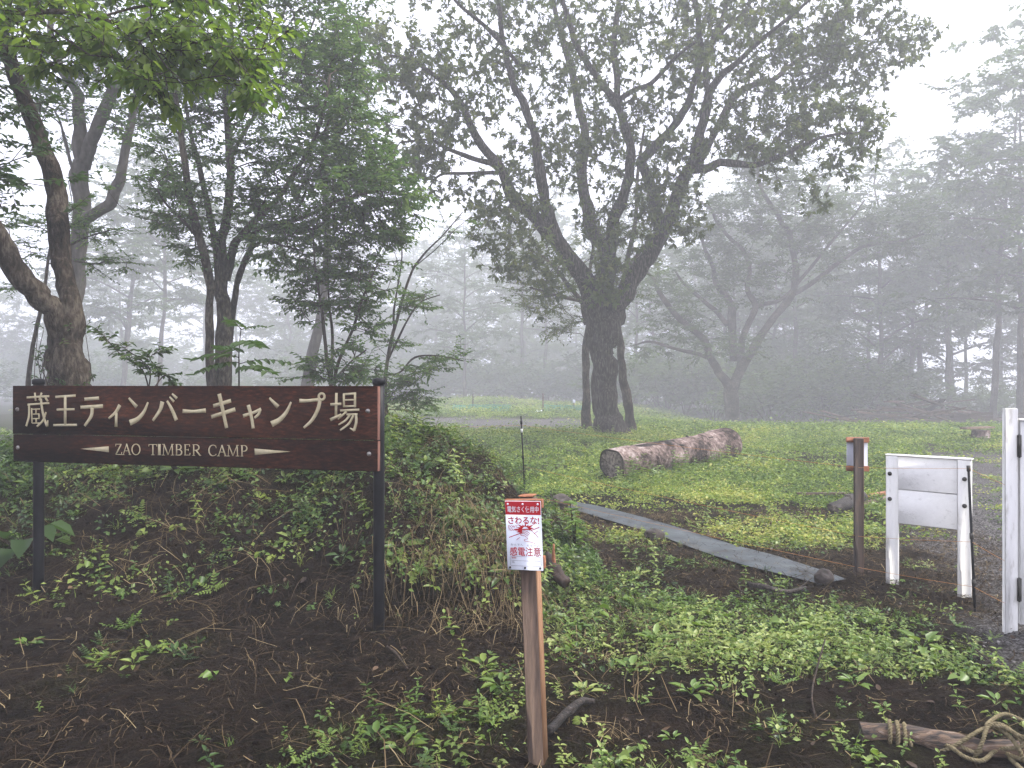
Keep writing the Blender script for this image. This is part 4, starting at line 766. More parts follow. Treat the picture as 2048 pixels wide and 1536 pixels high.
for vw, ch, x0, x1, y0, y1 in [(LZ, 'Z', 1182, 1246, 654, 766), (LZ, 'A', 1252, 1340, 654, 766), (LZ, 'O', 1345, 1437, 654, 768), (LZ, 'T', 1522, 1606, 656, 768), (LZ, 'I', 1612, 1648, 657, 769), (LZ, 'M', 1662, 1778, 657, 770), (LZ, 'B', 1794, 1866, 658, 771), (LZ, 'E', 1882, 1948, 659, 772), (LZ, 'R', 1966, 2056, 660, 774), (RZ, 'C', 186, 276, 664, 779), (RZ, 'A', 280, 374, 666, 779), (RZ, 'M', 380, 498, 667, 780), (RZ, 'P', 516, 592, 668, 781)]:
    g = Geo(); sx, sy = x1 - x0, y1 - y0
    for k, (pts, wd) in enumerate(CAP[ch]):
        V, Fs = ribbon(SP, [vw(x0 + a * sx, y0 + b_ * sy) for a, b_ in pts], np.asarray(wd, float) * UNIT * 92, -.002, .0014 + .0003 * k, 3); g.add(V, Fs)
    obj('letter', g, M['cream'], lo_)
for vw, tri in ((LZ, [(826, 705), (1112, 678), (1113, 740)]), (RZ, [(660, 702), (664, 768), (1028, 733)])):
    P = [SP.px(*vw(*q)) for q in tri]; V = [SP.pt(a, z, o_) for o_ in (.0, -.002) for a, z in P]
    one('arrow_mark', (np.array(V), [np.array([[0, 2, 1], [3, 4, 5]]), np.array([[0, 1, 4, 3], [1, 2, 5, 4], [2, 0, 3, 5]])]), M['cream'], lo_)

# ------------------------------------------------------------------ electric fence warning on its post
b0 = at(1076, 1524, 3.14); b0[2] = float(H(b0[0], b0[1])); top = at(1055, 990, 3.16)
wp = thing('warning_post', b0, 'slanting square wooden post carrying the red and white electric fence warning', 'sign post')
ax = unit(top - b0); yaw = math.radians(20); fr = np.array([math.sin(yaw) * -1, -math.cos(yaw), 0]); fr = unit(fr - ax * (fr @ ax)); sd = np.cross(ax, fr) * -1
sd = unit(np.cross(fr, ax)) * -1
if sd[0] < 0: sd = -sd
RP = np.stack([sd, -fr, ax], 1); Lp = float(np.linalg.norm(top - b0)); pw = .066
one('post', box(b0 + ax * (Lp / 2 - .15), (pw, pw, Lp + .28), RP, .004), M['post_wood'], wp)
one('lit_face', box(b0 + ax * (Lp / 2 - .1) + sd * (pw / 2 + .001), (.003, pw - .010, Lp + .12), RP, 0), M['post_side'], wp)  # thin overlay that paints the post's right side as catching the light
pc = at(1053.5, 1062, 3.105); zax = ax
blk = one('backing_block', box(b0 + ax * (Lp - .028) + fr * (pw / 2 + .014), (.160, .026, .036), RP, .002), M['red_wood'], wp)
one('backing_block', box(b0 + ax * (Lp - .262) + fr * (pw / 2 + .014), (.160, .026, .05), RP, .002), M['red_wood'], wp)
one('post_top', box(b0 + ax * (Lp - .001), (pw * .9, pw * .9, .006), RP, .001), M['red_wood'], wp)
PWD, PHT = .152, .278; pco = b0 + ax * (Lp - .155) + fr * (pw / 2 + .029)
PR = RP
def plp(u, v, o=0.0): return pco + sd * u * PWD + ax * v * PHT + fr * o     # plate coordinates: u -.5..+.5, v -.5..+.5
plate = one('sign_plate', box(pco, (PWD, .003, PHT), PR, .001), M['plate'], wp)
def flat(name, polys, mat, out, par=None):
    g = Geo()
    for k, poly in enumerate(polys):
        V = np.array([plp(u, v, out + .00008 * k) for u, v in poly]); n = len(poly); g.add(V, [np.arange(n)[None]])
    return obj(name, g, M[mat], par or plate)
flat('red_header', [[(-.495, .485), (-.495, .30), (.495, .30), (.495, .485), (.485, .495), (-.485, .495)]], 'red', .0017)
def text(body, u0, u1, v0, v1, mat, out, name='lettering', bold=.012, shear=0.0):
    c = bpy.data.curves.new('t', 'FONT'); c.body = body; c.size = 1; c.offset = bold; c.resolution_u = 2; c.shear = shear
    o = bpy.data.objects.new('t', c); COL.objects.link(o); me = bpy.data.meshes.new_from_object(o.evaluated_get(bpy.context.evaluated_depsgraph_get()))
    V = np.zeros(len(me.vertices) * 3); me.vertices.foreach_get('co', V); V = V.reshape(-1, 3)
    x, y = V[:, 0], V[:, 1]; u = u0 + (x - x.min()) / (x.max() - x.min()) * (u1 - u0); v = v0 + (y - y.min()) / (y.max() - y.min()) * (v1 - v0)
    W = np.array([plp(a, b_, out) for a, b_ in zip(u, v)]); bpy.data.objects.remove(o)
    tri, oth = [], []
    for p_ in me.polygons: (tri if len(p_.vertices) == 3 else oth).append(list(p_.vertices))
    g = Geo(); Fs = [np.array(tri)] if tri else []
    for q in sorted({len(a) for a in oth}): Fs.append(np.array([a for a in oth if len(a) == q]))
    g.add(W, Fs); return obj(name, g, M[mat], plate)
text('電気さく使用中', -.44, .44, .335, .425, 'wht_ink', .0022, bold=.008)
text('さわるな!', -.43, .44, .165, .275, 'red', .0018, bold=.022)
text("DON'T", -.44, -.16, .112, .146, 'red', .0018, bold=.012, shear=.15); text('TOUCH', -.43, -.14, .066, .100, 'red', .0018, bold=.012, shear=.15)
text('かんでん', -.38, -.03, -.148, -.118, 'grey_ink', .0018, bold=.0); text('ちゅうい', .07, .42, -.158, -.128, 'grey_ink', .0018, bold=.0)
text('感電注意', -.41, .45, -.295, -.165, 'red', .0018, bold=.010)
text('管理者', -.37, -.24, -.335, -.315, 'red', .0018, bold=.01); text('TEL', -.37, -.28, -.40, -.38, 'grey_ink', .0018, bold=0)
def ln(p, q, wd):
    p, q = np.array(p), np.array(q); d = (q - p) * [PWD, PHT]; n = np.array([-d[1], d[0]]) / np.linalg.norm(d) * wd / 2 / np.array([PWD, PHT]); return [tuple(p + n), tuple(q + n), tuple(q - n), tuple(p - n)]
flat('border_lines', [ln(a, b_, .0009) for a, b_ in [((-.40, -.305), (.44, -.305)), ((.45, -.315), (.45, -.43)), ((.44, -.44), (-.40, -.44)), ((-.41, -.43), (-.41, -.315)), ((-.38, -.365), (.43, -.365))]], 'grey_ink', .0018)
hand = [ln((-.42, -.03), (-.08, .035), .0030), ln((.20, .075), (.44, .125), .0030)]
cx, cyy = .05, .075
for k, a in enumerate(np.linspace(195, 25, 9)):
    a = math.radians(a); rr = .17 if k % 1 == 0 else .15; ca_, sa_ = math.cos(a), math.sin(a) * .55
    hand.append([(cx + ca_ * .10 - sa_ * .05, cyy + sa_ * .10 + ca_ * .026), (cx + ca_ * (.34 if k % 2 else .27), cyy + sa_ * (.22 if k % 2 else .17)), (cx + ca_ * .10 + sa_ * .05, cyy + sa_ * .10 - ca_ * .026)])
for pts in ([(-.10, .06), (-.02, .095), (.10, .10), (.20, .085), (.30, .04), (.40, -.02)], [(-.08, .045), (.02, .075), (.12, .055), (.17, .03)], [(-.08, .03), (.02, .055), (.10, .03), (.15, .01)], [(-.08, .02), (.0, .035), (.08, .01), (.12, -.005)], [(-.08, .005), (.02, .0), (.10, -.03), (.11, -.045), (.04, -.05), (.0, -.06), (.02, -.075), (.16, -.085), (.27, -.10), (.32, -.11)], [(-.11, .07), (-.09, .02), (-.07, .0)]):
    hand += [ln(a, b_, .0016) for a, b_ in zip(pts[:-1], pts[1:])]
hand.append([(-.12, .065), (.0, .10), (.0, .085), (-.10, .05)]); hand.append([(.0, .10), (.18, .095), (.16, .085), (.0, .085)])
for ox, oy in ((-.16, -.045), (.34, .05)): hand += [ln((ox - .05, oy - .02), (ox + .02, oy + .01), .0016), ln((ox + .02, oy + .01), (ox - .02, oy - .005), .0016), ln((ox - .02, oy - .005), (ox + .06, oy + .022), .0014)]
flat('shock_picture', hand, 'red', .0018)
for u in (-.42, 0, .42):
    for v, mt in ((.455, 'wht_ink'), (-.465, 'hinge')): one('nail', tube(np.array([plp(u, v, o_) for o_ in (.001, .0045, .006)]), [.0045, .0042, .002], 8), M[mt], plate, True)

# ------------------------------------------------------------------ white board on two legs, seen from behind
A, B = at(1774, 768, 5.95), at(1944, 768, 5.56); WP = Plane(A, B)
wb = thing('white_board', WP.pt(WP.L / 2, 0), 'small white painted board on two white legs, seen from behind, next to the gate', 'sign')
lw = .088
for a0 in (0, WP.L - lw):
    c = WP.pt(a0 + lw / 2, 0); po = one('leg', WP.bx(a0, a0 + lw, float(H(c[0], c[1])) - .2, 1.0, 0, .034), M['white'], wb)
    for zz in (.862, .668): bolt(po, WP, a0 + lw * (.35 if a0 == 0 else .55), zz, .034, .012, 'hinge')
one('board', WP.bx(.004, WP.L - .004, .745, .9995, -.03, .022), M['white_h'], wb); one('board', WP.bx(.004, WP.L - .004, .485, .742, -.03, .022), M['white_h'], wb)
one('top_cap', WP.bx(-.003, WP.L + .003, 1.001, 1.012, -.036, .036, .002), M['white_h'], wb)

# ------------------------------------------------------------------ white gate at the right edge
A, B = at(2010, 768, 4.74), at(2036, 768, 4.72); GP = Plane(A, B)
wg = thing('white_gate', GP.pt(.06, 0), 'tall white gate post with the edge of a white gate hinged to it', 'gate')
c = GP.pt(GP.L / 2, 0); one('gate_post', GP.bx(0, GP.L, float(H(c[0], c[1])) - .25, 1.40, -.055, 0, .003), M['white'], wg)
a1 = GP.L + .012
lf = one('stile', GP.bx(a1, a1 + .09, .07, 1.322, -.055, -.012), M['white'], wg)
one('cap_strip', GP.bx(a1 - .004, a1 + 1.1, 1.325, 1.337, -.065, -.002, .002), M['white_h'], wg)
for k in range(9): one('slat', GP.bx(a1 + .094 + k * .11, a1 + .2 + k * .11, .09, 1.31, -.05, -.02), M['white'], wg)
for zz in (.25, 1.1): one('rail', GP.bx(a1 + .094, a1 + 1.08, zz, zz + .09, -.075, -.052), M['white_h'], wg)
for y0, y1 in ((870, 914), (1156, 1202)):
    z1, z0 = CH - (y0 - HZ) / F * 4.72, CH - (y1 - HZ) / F * 4.72
    hg = one('hinge', GP.bx(GP.L - .006, GP.L + .018, z0, z1, .0015, .006, .001), M['hinge'], wg); one('pin', tube(np.array([GP.pt(GP.L + .006, z, .006) for z in (z0 - .004, z1 + .004)]), .006, 8), M['hinge'], hg, True)

# ------------------------------------------------------------------ brown post with the back of a notice
c = G(1717, 1151); bp = thing('notice_post', c, 'dark brown square post with the white back of a notice at its top', 'sign post')
tp = np.array([c[0] - .008, c[1] - .02, 1.115]); ax = unit(tp - c); yaw = math.radians(-14); sd2 = unit(np.array([math.cos(yaw), math.sin(yaw), 0])); sd2 = unit(sd2 - ax * (sd2 @ ax)); fd = np.cross(ax, sd2)
R3 = np.stack([sd2, fd, ax], 1); L3 = float(np.linalg.norm(tp - c))
one('post', box(c + ax * (L3 / 2 - .12), (.066, .066, L3 + .24), R3, .003), M['brown_post'], bp)
one('lit_face', box(c + ax * (L3 / 2 - .08) + sd2 * .0335, (.003, .056, L3 + .1), R3, 0), M['post_side'], bp)  # bright strip on the right side, coloured as if lit
for dz in (.016, .248): one('batten', box(tp - ax * dz + fd * .048, (.172, .028, .042), R3, .002), M['red_wood'], bp)
one('notice', box(tp - ax * .13 + fd * .0635, (.158, .003, .27), R3, .0008), M['plate'], bp)

# ------------------------------------------------------------------ black stakes and the orange wire
def stake(pts, label, extra):
    b0 = pts[0]; s = thing('fence_stake', b0, label, 'stake')
    d = unit(pts[1] - b0); one('rod', tube(np.array([b0 - d * .25, (b0 + pts[1]) / 2, pts[1]]), .0085, 8), M['black'], s, True)
    for f, mt in extra: p = b0 + (pts[1] - b0) * f; one('clip', tube(np.array([p - d * .02, p + d * .02]), .0125, 8), M[mt], s, True)
    return s
s1b = G(1051, 1040); s1b = np.array([(1051 - 1024) / F * 8.2, 8.2, float(H(.144, 8.2))]); s1t = at(1042, 832, 8.2)
stake((s1b, s1t), 'thin black fence stake standing in the meadow behind the warning sign', [(.93, 'black'), (.84, 'white'), (.55, 'black'), (.25, 'black')])
s2b = at(1950, 1232, 5.15); s2b[2] = float(H(s2b[0], s2b[1])); s2t = at(1937, 934, 5.2)
stake((s2b, s2t), 'thin black fence stake leaning beside the right leg of the white board', [(.99, 'hinge'), (.52, 'hinge'), (.2, 'hinge')])
def wire(pts, sag, label, r=.0012):
    out = [pts[0]]
    for a, b_ in zip(pts[:-1], pts[1:]):
        for f in np.linspace(0, 1, 13)[1:]: q = a + (b_ - a) * f; out.append(q - np.array([0, 0, sag * 4 * f * (1 - f) * np.linalg.norm(b_ - a)]))
    g = Geo(); V, Fs = tube(np.array(out), r, 4); g.add(V, Fs); o = obj('fence_wire', g, M['wire'], None, True, tint=False); return tag(o, label, 'wire')
def on_post(z): return c + ax * (z - c[2]) - fd * .036
far_st = at(820, 852, 11.5)
s1w = s1b + (s1t - s1b) * .90; s2w = s2t + (s2b - s2t) * .01; ge = np.array([*GP.pt(-.002, 0, 0)[:2], 0])
wire([far_st, s1w, on_post(.885), s2w, ge + [0, 0, .93]], .004, 'top orange fence wire running from the mound past the log to the gate')
wire([s1b + (s1t - s1b) * .45, on_post(.335), s2t + (s2b - s2t) * .52, ge + [-.0, 0, .46]], .004, 'middle orange fence wire crossing the brown post below its notice')
wire([s1b + (s1t - s1b) * .15, on_post(.085), s2t + (s2b - s2t) * .83, ge + [0, 0, .2]], .004, 'lowest orange fence wire close to the ground by the white board')
sx = thing('fence_stake', (far_st[0], far_st[1], float(H(far_st[0], far_st[1]))), 'short dark stake holding the end of the orange wire behind the mound', 'stake'); one('rod', tube(np.array([[far_st[0], far_st[1], float(H(far_st[0], far_st[1])) - .2], far_st + [0, 0, .04]]), .008, 6), M['black'], sx)

# ------------------------------------------------------------------ the big fallen log
a = G(1222, 960); b_ = G(1452, 921); ra, rb = .255, .315
P0 = a + [0, 0, ra - .03]; P1 = b_ + [0, 0, rb - .04]; dl = P1 - P0
f = np.linspace(0, 1, 46); C = P0 + dl * f[:, None]; C[:, 2] += .02 * np.sin(f * 7); C[:, 0] += .02 * np.sin(f * 5 + 1)
Rl = np.interp(f, [0, .03, .3, .5, .8, 1], [.245, .255, .25, .265, .29, .325])
lg = thing('fallen_log', (P0 + P1) / 2 * [1, 1, 0] + [0, 0, float(H(*((P0 + P1) / 2)[:2]))], 'long thick pale fallen log lying in the meadow, its cut end facing the viewer', 'log')
V, Fs = tube(C, Rl, 34, cap=False, wob=.16, seed=4); g = Geo(); g.add(V, Fs)
obj('body', g, M['log_bark'], lg, True, tint=False)
ring = V[:34]; un = unit(dl)
def disc(ring, c, n, depth):
    k = len(ring); rows = [ring]; 
    for q in (.9, .78, .55, .3): rows.append(c + (ring - c) * q + n * depth * (1 if q < .85 else .6) * (1 + .5 * noise(ring[:, [0]] * 30, ring[:, [2]] * 30, q * 9, 3)))
    W = np.concatenate(rows + [c[None] + n * depth]); Q = []
    for i_ in range(4):
        j_ = np.arange(k); Q.append(np.stack([i_ * k + j_, i_ * k + (j_ + 1) % k, (i_ + 1) * k + (j_ + 1) % k, (i_ + 1) * k + j_], -1))
    j_ = np.arange(k); return W, [np.concatenate(Q), np.stack([4 * k + j_, 4 * k + (j_ + 1) % k, np.full(k, 5 * k)], -1)]
one('cut_end', disc(ring, C[0], -un, -.012), M['log_end'], lg); one('cut_end', disc(V[-34:], C[-1], un, .01), M['log_end'], lg)
side = unit(np.cross(un, [0, 0, 1])); up = np.cross(side, un)
def rim(q0, q1, o_):
    k_ = len(ring); A_ = C[0] + (ring - C[0]) * q0 - un * o_; B_ = C[0] + (ring - C[0]) * q1 - un * (o_ * .5); j_ = np.arange(k_); n_ = (j_ + 1) % k_; return np.concatenate([A_, B_]), [np.stack([j_, n_, k_ + n_, k_ + j_], -1)]
one('bark_rim', rim(1.015, .90, .004), M['dark_wood'], lg)
for q_, an in enumerate((15, 80, 150, 205, 280, 330)):
    an = math.radians(an); dr = math.cos(an) * side + math.sin(an) * up; sp = unit(np.cross(dr, un)); r0_, r1_ = .03, .13 + .05 * (q_ % 3)
    one('crack', (np.array([C[0] - un * .004 + dr * r0_ + sp * .001, C[0] - un * .004 + dr * r1_ + sp * .007, C[0] - un * .004 + dr * r1_ - sp * .007, C[0] - un * .004 + dr * r0_ - sp * .001]), [np.array([[0, 1, 2, 3]])]), M['brown_post'], lg)
for ff, an, rr, ln_ in ((.12, 25, .055, .05), (.42, 62, .07, .06), (.62, 80, .03, .09), (.50, 40, .04, .03)):
    i_ = int(ff * 45); o_ = side * math.cos(math.radians(an)) + up * math.sin(math.radians(an)); p = C[i_] + o_ * Rl[i_] * .88
    one('knot', tube(np.array([p, p + o_ * ln_ * .6, p + o_ * ln_]), [rr * 1.3, rr, rr * .7], 9, wob=.5, seed=i_), M['dark_wood'], lg, True)
for f0, f1, an in ((.08, .34, 74), (.40, .52, 50), (.15, .5, 88), (.55, .8, 60)):
    q = np.linspace(f0, f1, 10); pts = []
    for v_ in q:
        i_ = int(v_ * 45); o_ = side * math.cos(math.radians(an + 8 * math.sin(v_ * 20))) + up * math.sin(math.radians(an + 8 * math.sin(v_ * 20))); pts.append(C[i_] + o_ * Rl[i_] * .99)
    one('bark_strip', tube(spline(np.array(pts), 2), .012, 5, wob=.6, seed=int(an)), M['dark_wood'], lg)

# ------------------------------------------------------------------ ground sheet with its stones
k = 60; uu = np.linspace(0, 1, k); Us = spline(np.c_[TU, np.zeros(7)], 12)[:, :2]; Ls = spline(np.c_[TL, np.zeros(7)], 12)[:, :2]
n = len(Us); m_ = 15; gV = []
for i_ in range(n):
    for j_ in range(m_):
        p = Us[i_] + (Ls[i_] - Us[i_]) * j_ / (m_ - 1); 
        wv = .016 * noise(p[0] * 2.2 + p[1], p[1] * 1.6, 0, 41) + .013 * noise((p[0] + p[1] * .8) * 7, (p[1] - p[0] * .8) * 1.5, 0, 42)
        gV.append([p[0], p[1], float(Hs(p[0], p[1])) + .03 + .7 * wv * (1 if 0 < j_ < m_ - 1 else .3)])
i_ = (np.arange(n - 1)[:, None] * m_ + np.arange(m_ - 1)[None]).ravel(); Q = np.stack([i_, i_ + m_, i_ + m_ + 1, i_ + 1], -1)
top_ = np.array(gV); bot = top_ - [0, 0, .003]; E_ = []
g = Geo(); g.add(np.concatenate([top_, bot]), [Q, Q[:, ::-1] + len(top_)])
ts = obj('ground_sheet', g, M['tarp'], None, True, tint=False); tag(ts, 'long grey plastic sheet laid across the soil behind the warning sign', 'sheet')
def rock(name, c, s, mat, label, seed, cat='stone', sink=.25):
    import bmesh
    bm = bmesh.new(); bmesh.ops.create_icosphere(bm, subdivisions=3, radius=1); V = np.array([v.co[:] for v in bm.verts]); Fc = np.array([[v.index for v in f_.verts] for f_ in bm.faces]); bm.free()
    V = V * (1 + .22 * noise(V[:, 0] * 1.3 + seed, V[:, 1] * 1.3, V[:, 2] * 1.3, seed) + .07 * noise(V[:, 0] * 4 + seed, V[:, 1] * 4, V[:, 2] * 4, seed))[:, None] * np.asarray(s)
    V = V + np.asarray(c) + [0, 0, s[2] * (1 - sink)]; g = Geo(); g.add(V, [Fc]); o = obj(name, g, mat, None, True, loc=c, tint=False); return tag(o, label, cat)
for (px, py), s, lab, sd_ in (((1122, 1020), (.13, .11, .085), 'reddish brown stone holding the far end of the grey sheet', 1), ((1308, 1082), (.105, .085, .062), 'grey round stone lying on the middle of the grey sheet', 2), ((1648, 1172), (.068, .06, .055), 'small dark round stone on the near end of the grey sheet', 3)):
    c_ = G(px, py); c_[2] += .02; rock('stone', c_, s, M['stone'], lab, sd_)

# ------------------------------------------------------------------ small timber lying about
def stick(name, pts, r, mat, label, cat='stick', n=7, seg=5, wob=.3, side=()):
    P = spline(np.array(pts), seg); R = np.interp(np.linspace(0, 1, len(P)), np.linspace(0, 1, len(r)), r) if np.ndim(r) else r
    g = Geo(); V, Fs = tube(P, R, n, wob=wob, seed=len(label)); g.add(V, Fs)
    for q in side: V, Fs = tube(spline(np.array(q[:-1]), 3), np.linspace(q[-1], q[-1] * .4, len(q[:-1]) * 3 - 2), 5); g.add(V, Fs)
    o = obj(name, g, mat, None, True, loc=P[0], tint=False); return tag(o, label, cat)
def gp(px, py, up=0.0): p = G(px, py); p[2] += up; return p
ch = thing('log_piece', gp(1690, 1025), 'short dark knobbly piece of log lying in the grass left of the brown post', 'log')
p, q = gp(1666, 1030, .07), gp(1725, 1008, .07); V, Fs = tube(spline(np.array([p, (p + q) / 2 + [0, 0, .02], q]), 6), np.interp(np.linspace(0, 1, 13), [0, .5, 1], [.075, .085, .07]), 14, cap=False, wob=.35, seed=8); one('body', (V, Fs), M['dark_wood'], ch, True)
one('cut_end', disc(V[:14], p, unit(p - q), .002), M['log_end'], ch); one('cut_end', disc(V[-14:], q, unit(q - p), .002), M['log_end'], ch)
one('knob', tube(np.array([(p + q) / 2 + [0, 0, .04], (p + q) / 2 + [-.02, -.02, .12]]), [.05, .03], 9, wob=.4, seed=2), M['dark_wood'], ch, True)
def board(name, p, q, wd, th, mat, label, tint=.5, group=None, roll=(0, 0, 1)):
    g = Geo(); V, Fs = bar(p, q, wd, th, roll); g.add(V, Fs, tint); o = obj(name, g, mat, None, False, loc=(np.asarray(p) + q) / 2); return tag(o, label, 'board', group)
board('board', gp(1594, 996, .05), gp(1700, 996, .05), .09, .025, M['lumber'], 'thin weathered board lying behind the dark log piece', .35)
board('board', gp(1700, 1004, .06), gp(1776, 996, .06), .10, .03, M['red_wood'], 'reddish board lying behind the brown post toward the white board', .8)
board('board', gp(1712, 1016, .04), gp(1800, 1000, .05), .08, .03, M['lumber'], 'pale weathered board slanting from the brown post toward the white board', .9)
stick('stick', [gp(1496, 1180, .03), gp(1530, 1193, .05), gp(1570, 1196, .03), gp(1612, 1184, .03)], [.016, .022, .02, .012], M['dark_wood'], 'bent dark stick on the soil in front of the grey sheet', side=[[gp(1590, 1192, .03), gp(1625, 1170, .05), .008]])
stick('stick', [gp(1096, 1486, .03), gp(1130, 1452, .045), gp(1160, 1428, .04), gp(1186, 1410, .02)], [.02, .023, .02, .012], M['dark_wood'], 'thick dark stick on the mud just right of the warning post foot')
stick('stick', [gp(1650, 1320, .12), gp(1632, 1365, .05), gp(1624, 1400, .02), gp(1630, 1432, .02), gp(1650, 1452, .02), gp(1718, 1450, .02)], [.004, .005, .005, .005, .005, .004], M['straw'] if False else M['lumber'], 'long curved dry stalk lying left of the roped pole', n=5)
stick('stick', [gp(1845, 1275, .03), gp(1890, 1290, .03), gp(1940, 1312, .03), gp(1985, 1336, .03)], [.004, .005, .005, .003], M['lumber'], 'long straw-coloured stalk on the gravelly soil below the gate', n=5)
stick('stick', [gp(774, 1305, .02), gp(790, 1322, .03), gp(815, 1346, .015)], [.007, .009, .006], M['lumber'], 'short pale broken stick on the mud right of the sign post', n=5)
stick('stick', [gp(945, 1366, .02), gp(985, 1364, .03), gp(1024, 1366, .02)], [.004, .005, .004], M['lumber'], 'thin pale stick lying flat on the mud left of the warning post', n=5)
stick('stick', [gp(1535, 1478, .015), gp(1590, 1484, .02), gp(1648, 1489, .015)], [.003, .003, .002], M['straw'], 'straight yellow-green stalk lying across the bare mud left of the roped pole', n=4)
# a broken root sticking out of the bank behind the warning sign
rt = thing('broken_root', at(1108, 1140, 5.2), 'broken dark root stub jutting from the bank beside the warning sign', 'root')
one('stub', tube(spline(np.array([at(1096, 1108, 5.55), at(1106, 1132, 5.4), at(1116, 1150, 5.3), at(1132, 1166, 5.22)]), 4), np.interp(np.linspace(0, 1, 13), [0, .4, .8, 1], [.03, .04, .046, .036]), 12, wob=.7, seed=3), M['brown_post'], rt, True)
one('spike', tube(spline(np.array([at(1108, 1134, 5.4), at(1107, 1108, 5.4), at(1107, 1088, 5.4)]), 3), np.linspace(.016, .007, 7), 7, wob=.3), M['red_wood'], rt, True)

# ------------------------------------------------------------------ pole with the rope, bottom right
e0, e1 = G(1722, 1478), G(2085, 1521); rp = .043
p0, p1 = e0 + [0, 0, rp - .008], e1 + [0, 0, rp - .008]; f = np.linspace(0, 1, 26)
C = p0 + (p1 - p0) * f[:, None] + np.stack([0 * f, .008 * np.sin(f * 9), .008 * np.sin(f * 7)], -1); Rr = .041 + .006 * np.sin(f * 5)
pl_ = thing('round_pole', p0 * [1, 1, 0] + [0, 0, e0[2]], 'weathered round wooden pole lying on the soil, rope tied to it', 'pole')
V, Fs = tube(C, Rr, 20, cap=False, wob=.25, seed=6); one('body', (V, Fs), M['rope_log'], pl_, True); one('cut_end', disc(V[:20], C[0], unit(p0 - p1), .002), M['log_end'], pl_)
one('cut_end', disc(V[-20:], C[-1], unit(p1 - p0), .002), M['log_end'], pl_)
pd = unit(p1 - p0); ps = unit(np.cross(pd, [0, 0, 1])); pu = np.cross(ps, pd)      # ps points to the viewer's side or away
if ps[1] > 0: ps = -ps
def ar(s_, ang, rad=.058): return p0 + pd * s_ + rad * (ps * math.cos(math.radians(ang)) + pu * math.sin(math.radians(ang)))
def gq(px, py, up): p = G(px, py); p[2] += up; return p
path = [ar(.10, -60, .06), ar(.105, 0), ar(.11, 60), ar(.118, 120), ar(.125, 200), ar(.13, 280, .06), ar(.135, 360), ar(.14, 420), ar(.146, 480), ar(.152, 560), ar(.155, 640, .06), ar(.16, 690), ar(.165, 740), ar(.17, 810)]
path += [ar(.19, 700, .065), ar(.205, 660, .07), ar(.24, 672, .068), ar(.30, 705, .062), ar(.36, 740, .06), ar(.42, 780, .064), ar(.47, 815, .07), ar(.52, 815, .085), ar(.56, 770, .085), ar(.58, 725, .09), gq(1985, 1505, .018), gq(1950, 1518, .016), gq(1915, 1508, .018), ar(.40, 680, .085), ar(.44, 745, .085), ar(.49, 805, .095), ar(.55, 800, .1), ar(.59, 755, .095), gq(1995, 1515, .03), gq(1965, 1532, .014), gq(1930, 1524, .014), gq(1900, 1512, .014), gq(1880, 1500, .016)]
path2 = [gq(2060, 1452, .015), gq(2010, 1440, .03), ar(.50, 850, .09), ar(.535, 795, .105), ar(.60, 770, .115), ar(.62, 800, .15), ar(.645, 800, .15), ar(.65, 755, .10), ar(.65, 715, .09), gq(2022, 1520, .016), gq(2036, 1540, .014), gq(2050, 1560, .014)]
def rope(pts, parent=None, r=.0088):
    P = spline(np.array(pts), 14); cl = np.concatenate([[0], np.cumsum(np.linalg.norm(np.diff(P, axis=0), axis=1))]); k = int(cl[-1] / .0055); s_ = np.linspace(0, cl[-1], k); P = np.stack([np.interp(s_, cl, P[:, q]) for q in range(3)], -1)
    T = unit(np.gradient(P, axis=0)); A_ = np.zeros_like(P); v = unit(np.cross(T[0], [.3, .2, .9])); 
    for i_ in range(k): v = unit(v - T[i_] * (v @ T[i_])); A_[i_] = v
    B_ = np.cross(T, A_); g = Geo()
    for q in range(3):
        th = s_ / .038 * 2 * math.pi + q * 2.0944; V, Fs = tube(P + .0046 * (np.cos(th)[:, None] * A_ + np.sin(th)[:, None] * B_), .0051, 5); g.add(V, Fs)
    return g
rpo = thing('rope', ar(.13, 0), 'thick twisted tan rope wound and looped over the round pole', 'rope')
obj('tied_end', rope(path), M['rope'], rpo, True, tint=False); obj('loose_end', rope(path2), M['rope'], rpo, True, tint=False)
kn = [ar(.165, 690, .062), ar(.18, 660, .08), ar(.20, 640, .078), ar(.205, 672, .085), ar(.185, 690, .078), ar(.19, 655, .07), ar(.22, 640, .075), ar(.24, 632, .075)]
obj('knot', rope(kn), M['rope'], rpo, True, tint=False)

# ------------------------------------------------------------------ scrap timber, stump and rails at the wood's edge
r = rng(900)
def D(px, py, d): p = at(px, py, d); p[2] = max(p[2], float(H(p[0], p[1])) + .04); return p
for q in range(40):
    px = r.uniform(1690, 1985); d = r.uniform(37, 42); l_ = r.uniform(1.8, 5); an = r.normal(0, .5); x, y = pxd(px, d); hz_ = float(H(x, y)) + r.uniform(.05, 1.7) * (1 - abs(px - 1840) / 190)
    dx, dy = math.cos(an) * l_ / 2, math.sin(an) * l_ / 2; tl = r.normal(0, .16) * l_ / 2
    board('scrap_board', np.array([x - dx, y - dy, hz_ - tl + .05]), np.array([x + dx, y + dy, hz_ + tl + .05]), r.uniform(.12, .3), r.uniform(.05, .1), M['lumber'], 'weathered board jumbled in the scrap timber heap at the edge of the wood', r.uniform(0, .9) ** 2, 'boards of the scrap timber heap')
for z_, lab in ((.25, 'upper dark rail beam propped level over the scrap timber heap'), (-.3, 'lower dark rail beam propped level over the scrap timber heap')):
    a_, b2 = at(1752, 826, 45), at(1892, 832, 45); a_[2] += z_ + .0; b2[2] += z_
    g = Geo(); V, Fs = bar(a_, b2, .1, .3, (0, 0, 1)); g.add(V, Fs, .1); tag(obj('rail_beam', g, M['brown_post'], None, loc=(a_ + b2) / 2), lab, 'beam')
